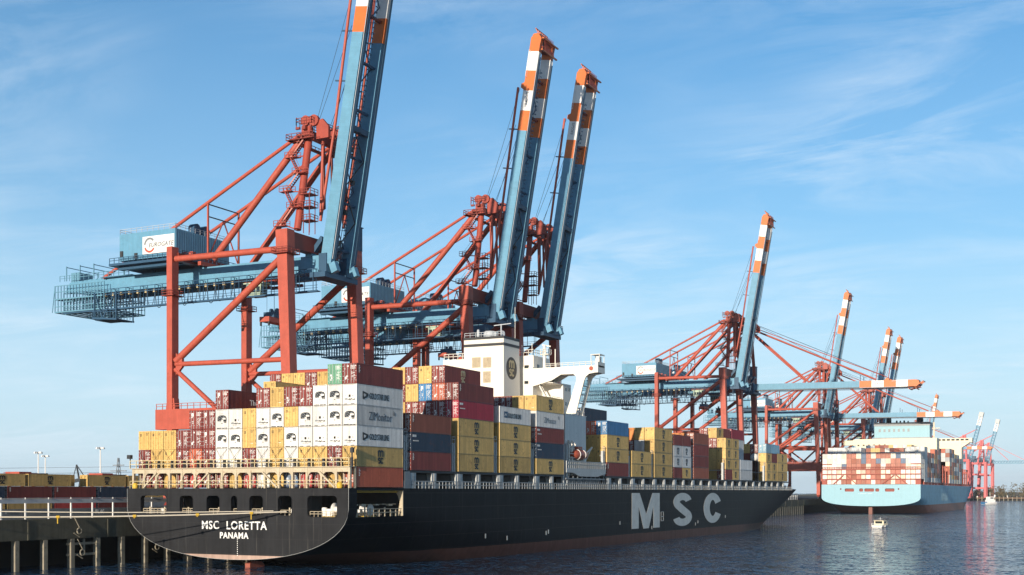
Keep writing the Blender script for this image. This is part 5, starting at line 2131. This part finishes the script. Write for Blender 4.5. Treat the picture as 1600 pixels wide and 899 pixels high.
yx = -101.2
ye = [('emblem', EMB)]
for y, lb in ((37.0, 'shaded yellow emblem container, top row of the yard, cut by the left frame edge'), (50.1, 'shaded yellow emblem container, top row of the yard, below the lamp masts'),
              (67.2, 'yellow container with sunlit end, top row of the yard'), (80.2, 'shaded yellow container at the right end of the yard, by the stern')):
    yard('yellow', yx, y, 3, lb, 2.75, side=ye)
yard('yellow', -104.2, 54.0, 3, 'yellow container set back behind the gap in the top yard row', 2.75, side=ye)
for y, c, lb in ((31.5, 'navy', 'navy container in the yard row, cut by the left frame edge'), (44.5, 'maroon', 'long maroon container, middle row of the yard, left'),
                 (57.6, 'maroon', 'maroon container with blue roofed neighbour, middle row of the yard'), (70.6, 'navy', 'navy container, middle row of the yard, by the black stern'), (83.4, 'yellow', 'shaded yellow container in the middle yard row behind the stern')):
    yard(c, yx, y, 2, lb, side=IDM if c != 'yellow' else ye)
for y, c, lb in ((31.5, 'yellow', 'yellow container, bottom yard row, cut by the left frame edge'), (44.5, 'yellow', 'yellow container seen through the barrier, bottom yard row'), (57.6, 'red', 'red container seen through the barrier, bottom yard row'),
                 (70.6, 'maroon', 'maroon container seen through the barrier, bottom yard row by the stern')):
    yard(c, yx, y, 1, lb)
# lamp masts
for (x, y, h, lb) in ((-266, 203, 19.6, 'tallest white lamp mast, leftmost in the yard'), (-295, 233, 19.4, 'thin white lamp mast just right of the tallest one'), (-222, 192, 20.3, 'white lamp mast standing alone by the power pylon')):
    lp = empty('lamp_mast', (x, y, QZ), lb, 'lamp mast', 'lamp masts in the yard')
    m = MB()
    m.tube([(0, 0, 0), (0, 0, h)], .32, 8, r2=.2)
    m.build('mast', WHITE, lp)
    m = MB()
    m.box((-1.8, -.2, h - .05), (1.8, .2, h + .15))
    m.box((-.2, -1.8, h - .05), (.2, 1.8, h + .15))
    for dx, dy in ((-1.6, 0), (1.6, 0), (0, -1.6), (0, 1.6), (-.8, 0), (.8, 0)):
        m.box((dx - .35, dy - .35, h - .5), (dx + .35, dy + .35, h - .1))
    m.build('lamp_head', WHITE, lp)
# pylon and power line
py = empty('power_pylon', (-989, 981, 7), 'grey lattice power pylon on the horizon', 'pylon')
m = MB()
for sx, sy in ((-1, -1), (1, -1), (1, 1), (-1, 1)):
    m.bar((sx * 3.5, sy * 3.5, 0), (sx * .6, sy * .6, 46), .6)
for k in range(7):
    z = k * 6.5
    r = 3.5 - 2.9 * z / 46
    r2 = 3.5 - 2.9 * (z + 6.5) / 46
    for s in (-1, 1):
        m.bar((-r, s * r, z), (r2, s * r2, z + 6.5), .35)
        m.bar((s * r, r, z), (s * r2, -r2, z + 6.5), .35)
for z, wd in ((30, 13), (37, 9)):
    m.bar((-wd, 0, z), (wd, 0, z), 1.1)
m.build('lattice_tower', GREY, py)
m = MB()
for z in (30.5, 37.5):
    for s in (-12, 12):
        pts = []
        for k in range(25):
            t = k / 24
            pts.append((s - 700 * t, 30 - 420 * t, z - 1.5 - 60 * t * (1 - t) * .25))
        m.tube(pts, .16, 4, cap=False)
        pts = [(s + 500 * k / 24, 30 + 420 * k / 24, z - 1.5 - 15 * (k / 24) * (1 - k / 24)) for k in range(25)]
        m.tube(pts, .16, 4, cap=False)
m.build('power_line', WIRE, py)
# straddle carriers, only their red tops rise over the yellow row
for i, (x, y, lb) in enumerate(((-118, 66, 'red straddle carrier top above the second yellow yard container'), (-118, 92, 'red straddle carrier top above the right hand yard containers'), (-52, 455, 'red straddle carrier on the quay between the two ships'))):
    st = empty('straddle_carrier', (x, y, QZ), lb, 'straddle carrier', 'straddle carriers')
    m = MB()
    zt = 7.0
    for sx in (-1, 1):
        for sy in (-3.6, 3.6):
            m.box((sx * 2.2 - .25, sy - .3, .9), (sx * 2.2 + .25, sy + .3, zt))
        m.box((sx * 2.2 - .35, -5.2, .7), (sx * 2.2 + .35, 5.2, 1.3))
        m.box((sx * 2.2 - .3, -5, zt), (sx * 2.2 + .3, 5, zt + .5))
    for sy in (-3.6, 3.6):
        m.box((-2.2, sy - .3, zt), (2.2, sy + .3, zt + .5))
    m.build('frame', RED, st)
    m = MB()
    m.box((-2.3, -4.6, zt + .5), (2.3, -1.0, zt + 1.7))
    m.box((-2.0, 1.4, zt + .5), (2.0, 4.2, zt + 1.4), 1)
    m.rail([(-2.3, -5, zt + .5), (-2.3, 5, zt + .5)], 1.0, 1.2, .06)
    m.build('engine_deck', [RED, DARK], st)
    m = MB()
    for sx in (-1, 1):
        for k in range(4):
            m.lathe([(.7, -.25), (.7, .25)], (sx * 2.2, -4.4 + k * 2.9, .72), 'x', 12)
    m.build('wheel', DARK, st)
# small dark slewing crane far behind the yard
m = MB()
m.bar((-3, 0, 0), (0, 0, 12), 1.2)
m.bar((3, 0, 0), (0, 0, 12), 1.2)
m.bar((-6, 0, 12), (5, 0, 14), 1.6, 2.4)
m.bar((-1, 0, 12), (-4, 0, 24), .9)
m.bar((-4, 0, 24), (6, 0, 13), .5)
m.bar((-4, 0, 24), (-9, 0, 10), .4)
tag(m.build('slewing_crane', DARK, None, (-572, 519, QZ)), 'small dark slewing crane on the left horizon', 'crane')

# ================================================================== distant red and blue cranes, tug, launch, far bank
def far_crane(X, Y, down, lb):
    rt = empty('gantry_crane', (X, Y, 4), lb, 'crane', 'faded red cranes far down the river')
    rt.scale = (.88, .88, .86)
    for x in (-20, 0):
        for y in (-9, 9):
            m = MB()
            m.bar((x, y, 0), (x * .9, y * .8, 52), 3.2, 3.2)
            m.build('leg', PINK, rt)
    m = MB()
    for z in (14, 34, 50):
        for y in (-8.5, 8.5):
            m.bar((-20, y, z), (0, y, z), 2.4)
        for x in (-19, -.5):
            m.bar((x, -8.5, z), (x, 8.5, z), 2.2)
    for x in (-4, 4):
        m.bar((x - 6, -5, 52), (x * .3 - 5, -3, 84), 1.6)
        m.bar((x - 6, 5, 52), (x * .3 - 5, 3, 84), 1.6)
    for z in (60, 68, 76):
        m.bar((-9, -4, z), (-3, 4, z), .8)
        m.bar((-9, 4, z), (-3, -4, z), .8)
    m.bar((-7, 0, 50), (-5, 0, 84), 1.0)
    m.bar((-6.2, -3.2, 83.8), (-6.2, 3.2, 83.8), 1.4)
    m.bar((-3.8, -3.2, 83.8), (-3.8, 3.2, 83.8), 1.4)
    m.bar((-7, -3, 83.5), (-3, -3, 83.5), 1.4)
    m.bar((-12, -5, 51.2), (0, -5, 51.2), 1.4)
    m.bar((-12, 5, 51.2), (0, 5, 51.2), 1.4)
    m.build('tower_frame', PINK, rt)
    m = MB()
    for y in (-3.5, 3.5):
        for k in range(5):
            m.bar((-58, y, 52 + k * 1.4), (2, y, 52 + k * 1.4), .5)
        for k in range(20):
            m.bar((-58 + k * 3, y, 52), (-56.5 + k * 3, y, 57.6), .5)
    m.box((-40, -6, 57), (-24, 6, 64))
    m.build('girder', DBLUE, rt)
    m = MB()
    for y in (-3, 3):
        m.bar((-50, y, 57), (-5, y, 84), .7)
        m.bar((-24, y, 57), (-5, y, 84), .9)
    m.build('back_stay', PINK, rt)
    m = MB()
    for y in (-3, 3):
        for h in (-2, 2):
            m.bar((0, y, h), (58, y, h), .75, m=0)
            m.bar((44, y, h), (60, y, h), .9, m=1)
        for k in range(14):
            m.bar((k * 4, y, -2), (k * 4 + 4, y, 2), .5, m=0 if k < 11 else 1)
            m.bar((k * 4, y, 2), (k * 4 + 4, y, -2), .4, m=0 if k < 11 else 1)
    for k in range(15):
        m.bar((k * 4, -3, 2), (k * 4, 3, 2), .4, m=0 if k < 11 else 1)
    m.box((56, -4, -2.5), (62, 4, 3), 2)
    bo = m.build('boom', [BLUE, WHITE, MATS['pale_grey_steel']], rt)
    bo.location = (2, 0, 54)
    bo.rotation_euler = (0, -R(76 if not down else 0), 0)
    m = MB()
    for y in (-3, 3):
        if down:
            m.bar((-5, y, 84), (45, y, 57), .5)
            m.bar((-5, y, 84), (22, y, 57), .5)
        else:
            m.bar((-5, y, 84), (11, y, 92), .5)
            m.bar((-5, y, 80), (9, y, 74), .4)
    m.build('fore_stay', PINK, rt)


far_crane(-44, 1345, False, 'faded red crane with raised blue lattice boom, left of the distant pair')
far_crane(-40, 1500, False, 'faded red crane with raised blue lattice boom, right of the distant pair')
far_crane(-40, 1590, True, 'faded crane with lowered boom reaching out over the river at right')

# white tug with a blue stern
tg = empty('tug_boat', (10, 1010, 0), 'white tug boat with blue stern near the far bank', 'tug boat', None, R(50))
m = MB()
rowsT = []
for x, b in ((-8, 2.6), (-6, 3.1), (0, 3.3), (4, 2.9), (7, 1.7), (8.6, .1)):
    z = 1.6 + .9 * max(0, x) / 8
    rowsT.append([(x, -b, z), (x, -b * .85, .3), (x, -b * .6, -.5), (x, b * .6, -.5), (x, b * .85, .3), (x, b, z)])
m.grid(rowsT, 0, True)
m.face([r[0] for r in rowsT] + [r[-1] for r in rowsT[::-1]])
m.face(rowsT[0])
m.build('hull', WHITE, tg)
m = MB()
m.box((-8.3, -2.4, .2), (-5.4, 2.4, 2.4))
m.build('stern_block', MATS['container_blue'], tg)
m = MB()
m.box((-3.5, -2.2, 1.5), (4.2, 2.2, 4.2))
m.prism([(-2.0, 4.2), (3.2, 4.2), (2.6, 6.8), (-1.6, 6.8)], 'y', -1.8, 1.8)
m.box((-2.2, -2.0, 6.8), (3.0, 2.0, 7.0))
hs_ = m.build('wheelhouse', WHITE, tg)
m = MB()
m.box((-1.2, -1.84, 5.2), (2.2, -1.8, 6.3))
m.box((-1.2, 1.8, 5.2), (2.2, 1.84, 6.3))
m.build('window', GLASS, hs_)
m = MB()
m.tube([(0, 0, 7), (0, 0, 11)], .14, 6)
m.bar((0, -1, 9.4), (0, 1, 9.4), .12)
m.lathe([(.5, 0), (.45, 2.4)], (-2.8, 1.2, 4.2), 'z', 10)
m.lathe([(.5, 0), (.45, 2.4)], (-2.8, -1.2, 4.2), 'z', 10)
m.build('mast', WHITE, tg)
# small launch in the river, seen from astern
ln = empty('motor_launch', (47, 255, 0), 'small cream motor launch with dark waterline out on the river', 'boat', None, R(82))
ln.scale = (1.1, 1.2, .85)
m = MB()
rowsL = []
for x, b in ((-3.6, 1.45), (-2, 1.6), (0, 1.6), (2, 1.25), (3.4, .5), (3.9, .05)):
    z = .75 + .35 * max(0, x) / 4
    rowsL.append([(x, -b, z), (x, -b * .9, .1), (x, -b * .6, -.3), (x, b * .6, -.3), (x, b * .9, .1), (x, b, z)])
m.grid(rowsL, 0, True)
m.face(rowsL[0])
m.face([r[0] for r in rowsL] + [r[-1] for r in rowsL[::-1]], 1)
m.build('hull', [WHITE, MATS['deckhouse_cream']], ln)
m = MB()
m.prism([(-1.9, .8), (2.0, .95), (1.5, 1.9), (.6, 2.5), (-1.7, 2.5)], 'y', -1.25, 1.25)
m.box((-2.3, -1.35, 2.5), (1.0, 1.35, 2.62))
cb_ = m.build('cabin', MATS['deckhouse_cream'], ln)
m = MB()
m.box((-1.95, -.9, 1.35), (-1.85, .9, 2.25))
m.box((-1.4, 1.22, 1.5), (.6, 1.28, 2.2))
m.box((-1.4, -1.28, 1.5), (.6, -1.22, 2.2))
m.build('window', GLASS, cb_)
m = MB()
m.rail([(-3.5, -1.4, .75), (-3.5, 1.4, .75)], .7, .7, .04)
m.tube([(-.5, 0, 2.6), (-.5, 0, 3.6)], .05, 5)
m.bar((-.5, -.5, 3.1), (-.5, .5, 3.1), .06)
for y in (-1.5, 1.5):
    m.lathe([(.08, 0), (.2, .1), (.2, .6), (.08, .7)], (-1.5, y, .1), 'z', 8)
m.build('rail_and_mast', WHITE, ln)

# far bank: land, a timber jetty and a leafless wood
m = MB()
rr = []
for k in range(41):
    t = k / 40
    x, y = -420 + 2600 * t, 1560 - 500 * t + 40 * math.sin(7 * t)
    rr.append([(x, y, -1), (x, y + 6, 2.2), (x, y + 60, 4.5), (x - 200, y + 2500, 10)])
m.grid(rr, 0, True)
tag(m.build('far_bank', paint('bank_earth', (0.12, 0.10, 0.06), .9, 0, .25, 0, 0, sc_=.05)), kind='structure')


def bank(t):
    return -420 + 2600 * t, 1560 - 500 * t + 40 * math.sin(7 * t)


jt = empty('timber_jetty', (0, 0, 0), 'long brown timber jetty along the far bank', 'jetty')
m = MB()
rng = random.Random(9)
for k in range(150):
    t = .12 + .30 * k / 150
    x, y = bank(t)
    m.bar((x, y - 9, -1), (x, y - 9, 5.0 + rng.uniform(-.3, .8)), .8)
    if rng.random() < .12:
        m.box((x - 1.2, y - 9, 4), (x + rng.uniform(-.8, 2.2), y - 7, 5.5 + rng.uniform(0, 2.2)), 1 if rng.random() < .5 else 0)
m.build('jetty_posts', [PILE, WHITE], jt)
jt.children[0]['kind'] = 'stuff'
m = MB()
for k in range(30):
    a, b = bank(.12 + .01 * k), bank(.13 + .01 * k)
    m.bar((a[0], a[1] - 7, 4.2), (b[0], b[1] - 7, 4.2), 3, .6)
    m.bar((a[0], a[1] - 9.2, 3.0), (b[0], b[1] - 9.2, 3.0), .3, 1.0)
m.build('jetty_deck', paint('brown_timber', (0.17, 0.11, 0.075), .9, 0, .3, .2), jt)
# wood: many small twig-and-leaf clumps over short trunks
LEAF = bpy.data.materials.new('winter_twigs')
LEAF.use_nodes = True
n_, l_ = LEAF.node_tree.nodes, LEAF.node_tree.links
t_ = n_.new('ShaderNodeTexCoord')
f_ = noise(t_.outputs['Object'], .09, 3, .6, 0, n_, l_)
l_.new(ramp(f_, [(.3, (.07, .075, .03)), (.5, (.12, .095, .05)), (.7, (.16, .12, .07))], n_, l_), n_['Principled BSDF'].inputs['Base Color'])
n_['Principled BSDF'].inputs['Roughness'].default_value = .9
m = MB()
rng = random.Random(21)
for k in range(420):
    t = .12 + .30 * rng.random()
    x, y = bank(t)
    y += rng.uniform(14, 120)
    h = rng.uniform(14, 24) * (1.0 + .25 * math.sin(x * .03))
    r = h * rng.uniform(.24, .36)
    m.bar((x, y, 2), (x + rng.uniform(-.5, .5), y, h * .7), .5)
    for j in range(42):
        a, b = rng.uniform(0, 6.283), rng.uniform(-1, 1)
        q = rng.random() ** .4
        s = math.sqrt(1 - b * b)
        px, pyy, pz = x + r * q * s * math.cos(a), y + r * q * s * math.sin(a), 3 + h * .56 + h * .44 * q * b
        d = rng.uniform(.5, 1.3)
        u = Vector((rng.uniform(-1, 1), rng.uniform(-1, 1), rng.uniform(-1, 1))).normalized() * d
        v = u.cross(Vector((rng.uniform(-1, 1), rng.uniform(-1, 1), rng.uniform(-1, 1)))).normalized() * d * .7
        c = Vector((px, pyy, pz))
        m.face([c - u, c + v, c + u, c - v])
wd = tag(m.build('leafless_wood', LEAF), 'brown and olive winter wood along the far bank', 'wood', kind='stuff')

# haze over the river: an even, thin volume
HZM = bpy.data.materials.new('river_haze')
HZM.use_nodes = True
n_, l_ = HZM.node_tree.nodes, HZM.node_tree.links
n_.remove(n_['Principled BSDF'])
pv = n_.new('ShaderNodeVolumePrincipled')
pv.inputs['Density'].default_value = 0.00005
pv.inputs['Color'].default_value = (0.80, 0.90, 1.0, 1)
pv.inputs['Anisotropy'].default_value = 0.0
l_.new(pv.outputs[0], n_['Material Output'].inputs['Volume'])
m = MB()
m.box((-9100, -3100, -3), (9100, 12100, 150))
hz = m.build('haze', HZM)
tag(hz, kind='stuff')
print('containers as things:', NCONT[0])
